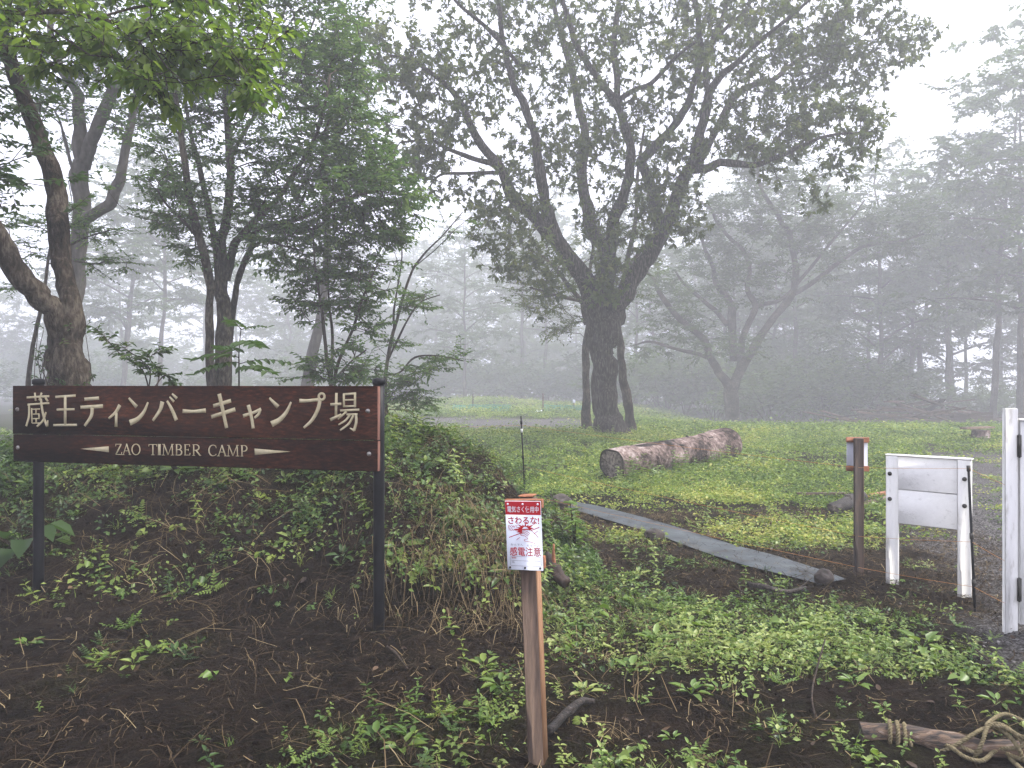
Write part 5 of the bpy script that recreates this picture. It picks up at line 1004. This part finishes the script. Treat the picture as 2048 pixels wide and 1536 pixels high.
for px, lab in ((1757, 'short dark post at the left end of the level rail beams'), (1822, 'short dark post under the middle of the level rail beams'), (1886, 'short dark post at the right end of the level rail beams')):
    x, y = pxd(px, 45.2); h = float(H(x, y)); g = Geo(); V, Fs = bar((x, y, h - .2), (x, y, h + 1.3), .14, .12, (0, 1, 0)); g.add(V, Fs, .1); tag(obj('rail_post', g, M['brown_post'], None, loc=(x, y, h)), lab, 'post')
for q in range(5):
    a_, b2 = D(1900 + r.uniform(-15, 10), 860, 39 + q * .15), D(1985, 858, 38.4 + q * .15); a_[2] += q * .17 - .05; b2[2] += q * .17 - .05
    board('stacked_beam', a_, b2, .26, .16, M['brown_post'], 'long dark beam in the low stack behind the white gate post', .2, 'beams stacked behind the gate post')
x, y = pxd(1962, 21); h = float(H(x, y)); st = thing('tree_stump', (x, y, h), 'low cut tree stump with a slab on top, left of the white gate post', 'stump')
V, Fs = tube(np.array([[x, y, h - .1], [x, y, h + .1], [x, y, h + .28]]), [.30, .24, .23], 16, cap=False, wob=.25, seed=5); one('body', (V, Fs), M['log_bark'], st, True); one('cut_top', disc(V[-16:], np.array([x, y, h + .28]), np.array([0, 0, 1.]), .004), M['log_end'], st)
board('board', np.array([x - .55, y - .1, h + .33]), np.array([x + .35, y + .1, h + .35]), .24, .05, M['lumber'], 'short flat slab lying across the cut tree stump', .7)

# ------------------------------------------------------------------ far netting, stakes and bag across the meadow
def net(px0, px1, d, lab, hgt=.5):
    g = Geo(); x0, x1 = pxd(px0, d)[0], pxd(px1, d)[0]; n_ = int((x1 - x0) / .5)
    pts = np.array([[x0 + (x1 - x0) * q / n_, d + .25 * math.sin(q * .9), 0] for q in range(n_ + 1)]); hb = np.array([float(H(p_[0], p_[1])) for p_ in pts])
    for z_ in np.linspace(.03, hgt, 7):
        P = pts.copy(); P[:, 2] = hb + z_ * (1 - .12 * np.sin(np.arange(n_ + 1) * 1.7) ** 2); V, Fs = tube(spline(P, 3), .013, 3); g.add(V, Fs)
    for q in np.linspace(0, n_, n_ * 5):
        i_ = int(min(n_ - 1, q)); f_ = q - i_; p_ = pts[i_] * (1 - f_) + pts[i_ + 1] * f_; hh = hb[i_] * (1 - f_) + hb[i_ + 1] * f_
        V, Fs = tube(np.array([[p_[0], p_[1], hh], [p_[0] + .05, p_[1], hh + hgt * .94]]), .011, 3); g.add(V, Fs)
    return tag(obj('net_fence', g, M['net'], None, loc=(pts[0][0], d, float(hb[0])), tint=False), lab, 'net')
net(905, 1020, 44, 'low teal netting along the far gravel, left of the white bag'); net(1088, 1165, 44, 'low teal netting along the far gravel, between the white bag and the oak')
for px, d, z_, lab, mt in ((946, 45, 1.1, 'far thin dark stake behind the teal netting left of the white bag', 'brown_post'), (1086, 43, 1.15, 'far thin pale stake beside the white bag', 'lumber'), (1148, 46, .75, 'far short stake with a white tag, left of the slim dark tree', 'lumber')):
    x, y = pxd(px, d); h = float(H(x, y)); s_ = thing('thin_stake', (x, y, h), lab, 'stake'); one('rod', tube(np.array([[x, y, h - .2], [x, y, h + z_]]), .035, 6), M[mt], s_)
    if px == 1148: one('tag', box((x, y - .04, h + z_ - .06), (.16, .01, .2), None, .002), M['plate'], s_)
x, y = pxd(1077, 42); c_ = np.array([x, y, float(H(x, y))]); rock('white_bag', c_, (.22, .15, .13), M['plate'], 'small white bag on the ground beside the far pale stake', 9, 'bag', .1)
# ------------------------------------------------------------------ plants and litter on the ground
def lf(g, r, P, D, N, L, W, t, **k): add_leaves(g, np.atleast_2d(P).astype(float), np.atleast_2d(D).astype(float), np.atleast_2d(N).astype(float), np.atleast_1d(L).astype(float), np.atleast_1d(W).astype(float), np.atleast_1d(t).astype(float), **k)
UPV = np.array([0, 0, 1.])
def strip(g, P, w, t=.5):
    P = np.asarray(P); S = unit(np.cross(unit(np.gradient(P, axis=0)), UPV + .01)); w = np.broadcast_to(w, (len(P),))[:, None] / 2; k = len(P); i = np.arange(k - 1)
    g.add(np.concatenate([P - S * w, P + S * w]), [np.stack([i, i + 1, k + i + 1, k + i], -1)], t)
def t_rosette(seed, n=8, L=.11):            # broad pointed leaves from one foot
    r = rng(seed); g = Geo()
    for q in range(n):
        a = q * 2.4 + r.normal(0, .25); e = r.uniform(.35, 1.0); d = np.array([math.cos(a) * math.cos(e), math.sin(a) * math.cos(e), math.sin(e)]); l = L * r.uniform(.6, 1.15)
        p = d * .015; st = p + d * l * .3; lf(g, r, st, d * [1, 1, .55], UPV * 1 + d * -.3, l, l * .42, .5 + r.normal(0, .1), six=True, droop=.25)
        strip(g, np.array([p * 0, st]), .004, .4)
    return g
def t_upright(seed, h=.2, L=.06, W=.55, pairs=5):     # stem with opposite leaves
    r = rng(seed); g = Geo(); b = r.normal(0, .12, 2)
    P = np.array([[b[0] * h * f * f, b[1] * h * f * f, h * f] for f in np.linspace(0, 1, 4)]); strip(g, P, .004, .3)
    for q in range(pairs):
        f = (q + 1) / pairs; c = np.array([b[0] * h * f * f, b[1] * h * f * f, h * f]); a0 = q * 1.57 + r.normal(0, .2)
        for s in (0, math.pi):
            a = a0 + s; d = np.array([math.cos(a), math.sin(a), .25 + .5 * (q == pairs - 1)]); l = L * r.uniform(.8, 1.2) * (1.15 - .35 * f); lf(g, r, c, d, UPV - d * .2, l, l * W, .5 + .12 * f + r.normal(0, .08), six=True, droop=.3)
    return g
def t_clump(seed, n=9, L=.05, rad=.05, h=.06, W=.75):  # low clump of roundish leaves on thin stalks
    r = rng(seed); g = Geo()
    for q in range(n):
        a = r.uniform(0, 6.28); rr = rad * math.sqrt(r.uniform(0, 1)); c = np.array([rr * math.cos(a), rr * math.sin(a), h * r.uniform(.4, 1.1)]); d = np.array([math.cos(a), math.sin(a), r.normal(0, .15)]); l = L * r.uniform(.6, 1.2)
        lf(g, r, c, d, UPV + r.normal(0, .3, 3), l, l * W, .5 + r.normal(0, .12), six=True, droop=.2); strip(g, np.array([[c[0] * .3, c[1] * .3, 0], c]), .0025, .3)
    return g
def t_pinnate(seed, n=5, L=.14, lw=.3):                # feathery compound leaves
    r = rng(seed); g = Geo()
    for q in range(n):
        a = q * 2.4 + r.normal(0, .3); e = r.uniform(.3, 1.1); l = L * r.uniform(.7, 1.2); d = np.array([math.cos(a) * math.cos(e), math.sin(a) * math.cos(e), math.sin(e)])
        P = np.array([d * l * f - UPV * .25 * l * f * f for f in np.linspace(0, 1, 6)]); strip(g, P, .003, .4); sd = unit(np.cross(d, UPV))
        for k in range(1, 6):
            for s in (-1, 1): lf(g, r, P[k], sd * s * .8 + d * .6, UPV, l * .26 * (1.1 - .1 * k), l * lw * .4, .5 + r.normal(0, .08), droop=.2)
        lf(g, r, P[5], d, UPV, l * .3, l * .12, .6)
    return g
def t_grass(seed, n=12, h=.12, w=.005):
    r = rng(seed); g = Geo()
    for q in range(n):
        a = r.uniform(0, 6.28); b = r.uniform(.2, 1.1) * h; l = h * r.uniform(.5, 1.2); c = r.normal(0, .015, 2)
        P = np.array([[c[0] + math.cos(a) * b * f * f, c[1] + math.sin(a) * b * f * f, l * (f - .35 * f * f)] for f in np.linspace(0, 1, 4)]); strip(g, P, np.array([w, w, w * .8, w * .15]), .5 + r.normal(0, .15))
    return g
TW = [template(t_rosette(1)), template(t_rosette(2, 6, .14)), template(t_upright(3)), template(t_upright(4, .15, .05, .6, 4)), template(t_upright(5, .26, .065, .45, 7)), template(t_clump(6)), template(t_clump(7, 12, .04, .07, .05)), template(t_clump(8, 6, .065, .05, .08, .85)), template(t_pinnate(9)), template(t_pinnate(10, 7, .11, .4)), template(t_grass(11)), template(t_grass(12, 16, .09))]
log_d = lambda x, y: np.abs((x - P0[0]) * dl[1] - (y - P0[1]) * dl[0]) / math.hypot(dl[0], dl[1]) + 9 * ((x < P0[0] - .2) | (x > P1[0] + .2))
def spread(n, x0, x1, y0, y1, seed, w, power=1.0):
    r = rng(seed); x = r.uniform(x0, x1, n); y = y0 + (y1 - y0) * r.uniform(0, 1, n) ** power; k = r.uniform(0, 1, n) < w(x, y); k &= ~in_poly(x, y, TP) & ~((x > p0[0] - .05) & (np.abs(y - (p0[1] + (x - p0[0]) / (p1[0] - p0[0]) * (p1[1] - p0[1])) + .03) < .12)) & (np.abs(x) < y * .70 + .3); x, y = x[k], y[k]
    return x, y, r
def put(g, Ts, x, y, r, s0, s1, lean=.6, tb=0.0, tv=.14, pw=None):
    kk = r.choice(len(Ts), len(x), p=pw); nrm = unit(Hn(x, y) * lean + UPV * (1 - lean) + r.normal(0, .12, (len(x), 3))); P = np.stack([x, y, H(x, y) - .008], -1)
    for q in range(len(Ts)):
        m_ = kk == q
        if m_.any(): scatter(g, Ts[q], P[m_], r.uniform(0, 6.28, m_.sum()), r.uniform(s0, s1, m_.sum()), nrm[m_], tb + tv * r.normal(0, 1, m_.sum()) + .22 * noise(x[m_] * .7, y[m_] * .5, 0, 71) + .12 * noise(x[m_] * 2.3, y[m_] * 2, 0, 72))
# right-hand weed patch and the sparse plants of the bare soil
x, y, r = spread(23000, -.1, 4.4, 2.3, 9.0, 31, lambda x, y: zones(x, y)[0] ** 1.3 * .42 * (mound(x, y) < .25)); g = Geo()
put(g, TW, x, y, r, .2, .8, .4, .14, .2, pw=np.array([.8, .4, 2.5, 3, 1, 4, 5, 2.4, 1.8, 1.8, 4, 4]) / 30.7)
tag(obj('weeds', g, M['weed']), 'mixed low green weeds covering the soil right of the warning post', 'weeds', None, 'stuff')
# mound
x, y, r = spread(21000, -5.6, .7, 4.3, 9.2, 32, lambda x, y: (.10 + zones(x, y)[0]) * .62 * (mound(x, y) > .05)); g = Geo()
put(g, TW, x, y, r, .25, .95, .5, .03, .22, pw=np.array([1.2, 1, 2, 3, 1.5, 4.5, 5, 3.5, 1.5, 1.2, 3, 3]) / 30.4)
x, y, r = spread(3800, -4, 0, 2.3, 5.0, 33, lambda x, y: zones(x, y)[0] * .75); put(g, TW, x, y, r, .3, .7, .5, -.05, .2)
tag(obj('mound_plants', g, M['mound_weed']), 'tangle of dark green plants growing over the mound behind the wooden sign', 'plants', None, 'stuff')
# dead straw, stalks and rootlets
TS = []
for q in range(8):
    r = rng(600 + q); gg = Geo()
    for _ in range(7):
        a = r.uniform(0, 6.28); l = r.uniform(.06, .34); c = r.normal(0, .07, 2); bend = r.normal(0, .22); P = np.array([[c[0] + l * f * math.cos(a + bend * f), c[1] + l * f * math.sin(a + bend * f), .012 + .035 * math.sin(f * 3.1) * r.uniform(0, 1.3)] for f in np.linspace(0, 1, 4)]); strip(gg, P, np.array([.0028, .0028, .0024, .001]) * r.uniform(.5, 1.4), .45 + r.normal(0, .24))
    TS.append(template(gg))
x, y, r = spread(5600, -5.4, .9, 2.4, 7.6, 34, lambda x, y: .16 + .78 * sstep(.05, .25, mound(x, y)) * (.45 + .55 * noise(x * 1.4, y * 1.4, 0, 50))); g = Geo(); put(g, TS, x, y, r, .5, 1.3, .95, -.16, .24)
x, y, r = spread(1500, 0, 4.6, 2.3, 9.5, 35, lambda x, y: .18 + .7 * (1 - sstep(.5, 1.1, tarp_d(x, y)))); put(g, TS, x, y, r, .4, 1.0, .95, -.12, .2)
# hay hanging over the cut bank left of the warning post
r = rng(36)
for q in range(1200):
    cx_ = r.choice([-.08, -.3, -.55, -.95, .1], p=[.34, .28, .18, .1, .1]) + r.normal(0, .2); cy_ = r.choice([4.9, 5.15, 5.45, 5.8]) + r.normal(0, .16); l = r.uniform(.1, .32); h0 = float(H(cx_, cy_)); a = r.normal(-1.57, 1.25)
    P = [[cx_ + l * f * math.cos(a) * .8, cy_ + l * f * math.sin(a) * .8, 0] for f in np.linspace(0, 1, 4)]
    for k_, p_ in enumerate(P): p_[2] = float(H(p_[0], p_[1])) + .045 + .06 * math.sin(k_ / 3 * 3)
    strip(g, np.array(P), np.array([.003, .003, .0025, .001]), np.clip(.68 + r.normal(0, .2), 0, 1))
tag(obj('straw', g, M['straw']), 'dead straw and dry stalks strewn over the mound and soil', 'straw', None, 'stuff')
TF = []
for q in range(6):
    r = rng(650 + q); gg = Geo()
    for _ in range(7):
        a = r.uniform(0, 6.28); l = r.uniform(.02, .09); c = r.normal(0, .05, 2); P = np.array([[c[0] + l * f * math.cos(a + f * .6), c[1] + l * f * math.sin(a + f * .6), .006 + .02 * r.uniform(0, 1)] for f in (0, .5, 1)]); strip(gg, P, r.uniform(.0015, .005), np.clip(.3 + r.normal(0, .24), 0, 1))
    TF.append(template(gg))
x, y, r = spread(6500, -4.8, 4.6, 2.2, 8.6, 39, lambda x, y: .75 + 0 * x, 1.3); g = Geo(); put(g, TF, x, y, r, .5, 1.3, .95, -.10, .2)
x, y, r = spread(4200, .3, 4.8, 4.9, 9.2, 391, lambda x, y: .85 * (mound(x, y) < .2) * (1 - .7 * zones(x, y)[0])); put(g, TF, x, y, r, .6, 1.5, .95, .10, .2); x, y, r = spread(1300, .3, 4.6, 5.0, 9.4, 392, lambda x, y: 1 - .75 * zones(x, y)[0]); put(g, TS, x, y, r, .35, .8, .95, -.05, .2)
r = rng(390); f_ = r.uniform(0, 1, 60); w_ = r.uniform(.03, .97, 60); k_ = f_ * 5.99; i0 = k_.astype(int); fr_ = (k_ - i0)[:, None]; q_ = (TU[i0] * (1 - fr_) + TU[i0 + 1] * fr_) * w_[:, None] + (TL[i0] * (1 - fr_) + TL[i0 + 1] * fr_) * (1 - w_[:, None])
scatter(g, TF[0], np.c_[q_, Hs(q_[:, 0], q_[:, 1]) + .036], r.uniform(0, 6.28, 60), r.uniform(.5, 1.2, 60), None, r.normal(0, .2, 60))
tag(obj('litter', g, M['straw']), 'fine rootlets, chips and plant litter on the dark soil', 'litter', None, 'stuff')
# fallen leaves
gg = Geo(); r = rng(40); lf(gg, r, [0, 0, .008], [1, 0, .05], UPV + [.1, .2, 0], .07, .035, .5, six=True, droop=-.15); T1_ = template(gg); gg = Geo(); lf(gg, r, [0, 0, .012], [1, .2, .15], UPV + [.3, -.2, 0], .055, .03, .6, six=True, droop=.4); T2_ = template(gg)
x, y, r = spread(1500, -4.6, 4.4, 2.3, 8, 41, lambda x, y: .5 + 0 * x); g = Geo(); put(g, [T1_, T2_], x, y, r, .25, .85, .9, -.1, .25)
tag(obj('dead_leaves', g, M['deadleaf']), 'brown fallen leaves scattered over the dark soil', 'dead leaves', None, 'stuff')
# clods and pebbles
import bmesh
def ico(seed, sub=1):
    bm = bmesh.new(); bmesh.ops.create_icosphere(bm, subdivisions=sub, radius=1); V = np.array([v.co[:] for v in bm.verts]); Fc = np.array([[v.index for v in f_.verts] for f_ in bm.faces]); bm.free()
    V = V * (1 + .35 * noise(V[:, 0] * 1.2 + seed * 5, V[:, 1] * 1.2, V[:, 2] * 1.2, seed))[:, None] * np.array([1, .8, .6]); return V, [Fc], [np.full(len(Fc), .5)]
IC = [ico(k) for k in range(5)]
x, y, r = spread(13000, -4.6, 4.4, 2.2, 8.6, 42, lambda x, y: (.75 - .5 * zones(x, y)[0]) * (.45 + .55 * (noise(x * 1.6, y * 1.6, 0, 60) > -.1)), 1.25); g = Geo(); put(g, IC, x, y, r, .004, .024, .9, 0, .3)
tag(obj('soil_clods', g, M['clod']), 'crumbs and clods of dark wet soil', 'soil', None, 'stuff')
x, y, r = spread(26000, 1.9, 9, 2.8, 13, 43, lambda x, y: np.clip(zones(x, y)[1], 0, 1) * .9 + .03, 1.4); g = Geo(); put(g, IC[:3], x, y, r, .006, .019, .9, 0, .35)
tag(obj('gravel', g, M['pebble']), 'loose grey gravel of the track beside the white gate', 'gravel', None, 'stuff')
# meadow
def t_meadow(seed, n, R):
    r = rng(seed); g = Geo()
    for q in range(n):
        c = r.normal(0, R, 2); a = r.uniform(0, 6.28); e = r.uniform(-.1, .7); l = r.uniform(.022, .05); d = np.array([math.cos(a) * math.cos(e), math.sin(a) * math.cos(e), math.sin(e)])
        lf(g, r, [c[0], c[1], r.uniform(.005, .06)], d, UPV + r.normal(0, .35, 3), l, l * r.uniform(.4, .75), .5 + r.normal(0, .16), droop=.15)
    for q in range(3):
        c = r.normal(0, R, 2); a = r.uniform(0, 6.28); l = r.uniform(.04, .10); P = np.array([[c[0] + math.cos(a) * l * .5 * f * f, c[1] + math.sin(a) * l * .5 * f * f, l * f] for f in (0, .5, 1)]); strip(g, P, np.array([.004, .0035, .001]), .55 + r.normal(0, .15))
    return g
TMd = [template(t_meadow(700 + k, 26, .085)) for k in range(6)]
def meadow(n, x0, x1, y0, y1, seed, s0, s1, k=.85, power=1.0):
    return spread(n, x0, x1, y0, y1, seed, lambda x, y: zones(x, y)[0] * k * (log_d(x, y) > .2) * np.where(y < 9.5, mound(x, y) < .3, True), power)
x, y, r = spread(6500, -.1, 4.2, 2.6, 8.4, 52, lambda x, y: zones(x, y)[0] ** 1.5 * .5 * (mound(x, y) < .3)); g = Geo(); put(g, TMd, x, y, r, .45, .9, .6, -.02, .2)
tag(obj('ground_cover', g, M['weed']), 'fine leafy carpet between the weeds right of the warning post', 'ground cover', None, 'stuff')
x, y, r = spread(7500, -5.4, .6, 4.5, 7.6, 53, lambda x, y: (.12 + zones(x, y)[0]) * .55 * (mound(x, y) > .12) * (1 - .6 * sstep(-1.1, -.5, x)) * (.35 + .65 * (noise(x * 2.1, y * 2.1, 0, 91) > -.15))); g = Geo(); put(g, TMd, x, y, r, .5, 1.1, .7, -.04, .22)
tag(obj('mound_cover', g, M['mound_weed']), 'fine green leaf carpet clinging to the mound under the wooden sign', 'ground cover', None, 'stuff')
g = Geo(); x, y, r = meadow(8000, -1.5, 8, 7.2, 13, 44, 1, 1); put(g, TMd, x, y, r, .7, 1.2, .5, .05, .24)
x, y, r = meadow(8500, -7, 15, 12, 24, 45, 1, 1); put(g, TMd, x, y, r, 1.0, 1.9, .5, -.02, .22)
x, y, r = meadow(6000, -16, 24, 22, 42, 46, 1, 1); put(g, TMd, x, y, r, 1.7, 3.2, .4, -.08, .14)
x, y, r = meadow(4500, -26, 14, 40, 78, 54, 1, 1); put(g, TMd, x, y, r, 3.0, 5.0, .4, -.02, .16)
x, y, r = meadow(2600, -9, -1, 8, 16, 48, 1, 1); put(g, TMd, x, y, r, 1.0, 1.8, .5, -.1, .14)
tag(obj('meadow_weeds', g, M['meadow']), 'low bright green meadow plants spread over the clearing', 'meadow', None, 'stuff')
x, y, r = meadow(5200, -1, 10, 8.5, 22, 47, 1, 1, .55, 1.3); g = Geo(); put(g, TW[:1] + TW[3:4] + TW[5:8] + TW[10:], x, y, r, .4, 1.1, .3, .2, .15)
tag(obj('meadow_clumps', g, M['weed']), 'taller tufts and leafy clumps standing out of the meadow', 'meadow tufts', None, 'stuff')
# tall weeds along the log and round the oak's foot
g = Geo(); r = rng(49); f = r.uniform(-.05, 1.05, 170); x = P0[0] + dl[0] * f + r.normal(0, .12, 170) + .22 * abs(un[1]); y = P0[1] + dl[1] * f - .30 + r.normal(0, .09, 170); put(g, TW[:1] + TW[3:6], x, y, r, .7, 1.5, .2, .15, .12)
a = r.uniform(0, 6.28, 120); rr = r.uniform(.5, 1.5, 120); ox, oy = at(1222, 872, D_OAK)[:2]; x, y = ox + rr * np.cos(a), oy + rr * np.sin(a); put(g, TW[3:7], x, y, r, .5, 1.1, .2, .1, .15)
tag(obj('verge_weeds', g, M['weed']), 'taller weeds hugging the fallen log and the foot of the oak', 'weeds', None, 'stuff')

# ------------------------------------------------------------------ single plants one can point to
def plant(name, geo, loc, mat, label, stem=None, rz=0, s=1.0, cat='plant', group=None, tilt=0):
    t = thing(name, (0, 0, 0), label, cat, group); obj('leaves', geo, mat, t)
    if stem is not None: obj('stem', stem, M['bark'], t, tint=False)
    t.location = loc; t.rotation_euler = (tilt, 0, rz); t.scale = (s, s, s); return t
def frond(g, gs, r, base, d, l, n=6, lw=.32, droop=.35):    # one big feathery leaf
    P = np.array([base + d * l * f - UPV * droop * l * f * f for f in np.linspace(0, 1, n + 2)]); V, Fs = tube(P, np.linspace(.004, .0015, n + 2), 4); gs.add(V, Fs); sd = unit(np.cross(d, UPV))
    for k in range(1, n + 1):
        for s in (-1, 1): lf(g, r, P[k], sd * s * .9 + d * .45 + r.normal(0, .08, 3) - UPV * .15, UPV + r.normal(0, .15, 3), l * .30 * (1.15 - .07 * k), l * lw * .38, .6 + r.normal(0, .12), six=True, droop=.3)
    lf(g, r, P[-1], d, UPV, l * .26, l * .12, .65, six=True)
g, gs = Geo(), Geo(); r = rng(801); S0 = at(478, 785, 6.6); S0[2] = float(H(S0[0], S0[1]))
stem = spline(np.array([S0, at(478, 740, 6.6), at(478, 705, 6.6), at(482, 655, 6.6)]), 4); V, Fs = tube(stem, np.linspace(.009, .004, len(stem)), 6); gs.add(V, Fs)
for (bx, by, ex, ey, dd) in ((478, 715, 385, 715, .1), (478, 725, 395, 745, -.3), (478, 728, 590, 722, .1), (478, 738, 545, 742, -.3), (481, 660, 540, 650, .1), (481, 658, 450, 632, .2), (480, 690, 520, 690, -.4), (478, 705, 430, 690, -.35)):
    b_ = at(bx, by, 6.6); e_ = at(ex, ey, 6.6 + dd); v = e_ - b_; l = float(np.linalg.norm(v)); frond(g, gs, r, b_, unit(v + UPV * .3 * l), l * 1.02, 6)
t = thing('feathery_sapling', S0, 'young sapling with feathery compound leaves sticking up above the wooden sign', 'sapling'); obj('leaves', g, M['green_leaf'], t); obj('stem', gs, M['bark'], t, tint=False)
g, gs = Geo(), Geo(); r = rng(802); S0 = at(300, 785, 6.9); S0[2] = float(H(S0[0], S0[1]))
for pts in ([(300, 790), (285, 740), (245, 712), (215, 680), (195, 660)], [(295, 790), (300, 740), (275, 715), (240, 690)], [(310, 790), (318, 745), (300, 715), (330, 700)], [(305, 780), (330, 750), (345, 770)]):
    P = spline(np.array([at(p[0], p[1], 6.9 + .1 * k) for k, p in enumerate(pts)]), 4); P[0, 2] = S0[2]; V, Fs = tube(P, np.linspace(.007, .003, len(P)), 5); gs.add(V, Fs); A = P[3:]
    foliage(g, gs, A, unit(np.gradient(A, axis=0)) if len(A) > 1 else A, r, kind='spray', twigs=2, per=5, L=.065, W=.5, spread=.13, flat=.4, six=True, droop=.5, tb=.6)
t = thing('vine_shrub', S0, 'straggling leafy shrub between the stout leaning tree and the feathery sapling', 'shrub'); obj('leaves', g, M['green_leaf'], t); obj('stem', gs, M['bark'], t, tint=False)
# vines on the stout tree's foot
g, gs = Geo(), Geo(); r = rng(803); bt = at(140, 760, D1)
for q in range(9):
    a = r.uniform(2.6, 6.6); P = []
    for k in range(9):
        f = k / 8; aa = a + f * r.uniform(.5, 1.8); pz = float(Hs(bt[0], bt[1])) + .1 + f * r.uniform(1.0, 1.6); rad = .285 + .04 * r.uniform(-.4, 1.5) - .03 * f; P.append([bt[0] - .03 * f + rad * math.cos(aa), bt[1] + rad * math.sin(aa), pz])
    P = spline(np.array(P), 3); V, Fs = tube(P, np.linspace(.009, .003, len(P)), 4); gs.add(V, Fs); foliage(g, gs, P[::3], unit(np.gradient(P, axis=0))[::3], r, kind='spray', twigs=1, per=4, L=.06, W=.6, spread=.12, flat=.6, six=True, droop=.6, tb=.55)
t = thing('climbing_vine', (bt[0], bt[1] - .3, float(Hs(bt[0], bt[1]))), 'leafy vine climbing round the foot of the stout leaning tree', 'vine'); obj('leaves', g, M['green_leaf'], t); obj('stem', gs, M['bark'], t, tint=False)
# broad-leaved clump left of the sign
g, gs = Geo(), Geo(); r = rng(804)
for q in range(13):
    a = q * 2.4; e = r.uniform(.35, 1.1); d = np.array([math.cos(a) * math.cos(e), math.sin(a) * math.cos(e), math.sin(e)]); l = r.uniform(.16, .30); P = np.array([d * l * f for f in (0, .5, 1)]); V, Fs = tube(P, .004, 4); gs.add(V, Fs)
    L_ = r.uniform(.14, .22); lf(g, r, P[-1], d * [1, 1, .2] - UPV * .2, UPV + d * .2, L_, L_ * .7, .45 + r.normal(0, .12), six=True, droop=.35)
x, y = -3.62, 5.75; plant('broadleaf_clump', g, (x, y, float(H(x, y))), M['green_leaf'], 'clump of big broad leaves under the left end of the wooden sign', gs)
# plant beside the far stone, stems with leaves
g, gs = Geo(), Geo(); r = rng(805)
for q in range(5):
    b = r.normal(0, .12, 2); P = np.array([[b[0] * f, b[1] * f, .42 * f * (1 - .1 * q)] for f in np.linspace(0, 1, 6)]); V, Fs = tube(P, np.linspace(.008, .004, 6), 5); gs.add(V, Fs)
    for k in range(2, 6):
        for s in range(3): a = r.uniform(0, 6.28); l = r.uniform(.06, .11); lf(g, r, P[k], [math.cos(a), math.sin(a), .3], UPV, l, l * .5, .45 + r.normal(0, .15), six=True, droop=.35)
c_ = G(1150, 1095); plant('tall_weed', g, (c_[0], c_[1], c_[2]), M['weed'], 'tall leafy weed beside the far end of the grey sheet', gs, cat='weed')
# foreground weeds: each its own object
MB_ = [('weed_plant', t_rosette(1)), ('weed_plant', t_upright(3)), ('weed_plant', t_rosette(2, 6, .14)), ('weed_plant', t_pinnate(9)), ('weed_plant', t_clump(8, 6, .065, .05, .08, .85))]
PROTO = []
for q, (nm, gg) in enumerate(MB_): PROTO.append(gg.mesh('leaves', M['weed']))
SPOT = [((1383, 1395), 0, 1.0, 'upright broad-leaved weed alone on the dark mud right of the warning post'), ((1410, 1385), 1, .7, 'small upright weed just right of the lone broad-leaved weed'), ((1440, 1390), 2, .6, 'small pointed-leaf weed on bare mud, middle of the soil'), ((1500, 1380), 1, .8, 'upright weed on bare mud left of the curved dry stalk'),
 ((1560, 1375), 3, .9, 'feathery weed beside the curved dry stalk'), ((1710, 1375), 0, 1.1, 'pale rosette weed above the left end of the roped pole'), ((1770, 1425), 2, .5, 'single upright leaf growing behind the rope windings'), ((1845, 1300), 0, 1.6, 'large broad-leaved weed on the gravelly soil below the white board'), ((1935, 1365), 4, 1.1, 'round-leaved weed on the soil above the rope loops'), ((1920, 1420), 1, .7, 'small upright weed just behind the rope loops'),
 ((1995, 1400), 2, .8, 'pointed-leaf weed behind the rope at the right edge'), ((2030, 1350), 3, 1.3, 'feathery weed at the right edge below the gate'), ((1260, 1345), 2, 1.0, 'broad pointed weed right of the warning post, at the patch edge'), ((1310, 1290), 0, 1.4, 'bushy yellow-green weed in the middle of the weed patch'), ((1430, 1260), 4, 1.5, 'round-leaved weed clump in the upper weed patch'), ((1290, 1410), 1, .6, 'tiny weed on the mud near the dark thick stick'),
 ((1270, 1500), 4, .8, 'small weed at the bottom edge right of the warning post'), ((1345, 1470), 2, .5, 'small pale weed on the mud below the lone broad-leaved weed'), ((1700, 1500), 3, .6, 'small feathery weed at the bottom edge left of the roped pole'), ((1805, 1520), 1, .6, 'small weed in front of the roped pole'),
 ((250, 1265), 3, 1.3, 'feathery green weed on the slope under the left of the wooden sign'), ((300, 1310), 0, 1.0, 'bright green weed lower on the slope under the left of the wooden sign'), ((55, 1290), 2, .8, 'single broad leaf plant at the left edge in front of the sign post'), ((430, 1365), 4, .9, 'round-leaved weed on the mud below the middle of the wooden sign'), ((570, 1365), 4, .6, 'small round-leaved weed on the mud below the right of the wooden sign'),
 ((905, 1275), 1, 1.1, 'leafy weed hanging on the bank left of the warning post'), ((860, 1075), 4, 1.6, 'round-leaved plant on the bank between sign post and warning sign'), ((1130, 1300), 4, 1.0, 'round-leaved weed just right of the warning post'), ((1185, 1240), 4, 1.4, 'pair of round leaves on the bank right of the warning sign')]
for q, ((px, py), k, s, lab) in enumerate(SPOT):
    o = bpy.data.objects.new('weed_plant', PROTO[k]); COL.objects.link(o); c_ = G(px, py); o.location = (c_[0], c_[1], c_[2] - .005); o.scale = (s * .75,) * 3; o.rotation_euler = (0, 0, q * 1.7); tag(o, lab, 'weed')
# ------------------------------------------------------------------ fog
g = Geo(); V, Fs = box((0, 65, 15), (400, 270, 50)); g.add(V, Fs)
m = bpy.data.materials.new('fog_air'); t, o = nodes(m)
pv = N_(t, 'ShaderNodeVolumePrincipled', i_Density=.0066, i_Anisotropy=.15); pv.inputs['Color'].default_value = (.90, .91, .935, 1)
t.links.new(pv.outputs[0], o.inputs['Volume'])
hz = obj('haze', g, m, tint=False); tag(hz, kind='stuff')
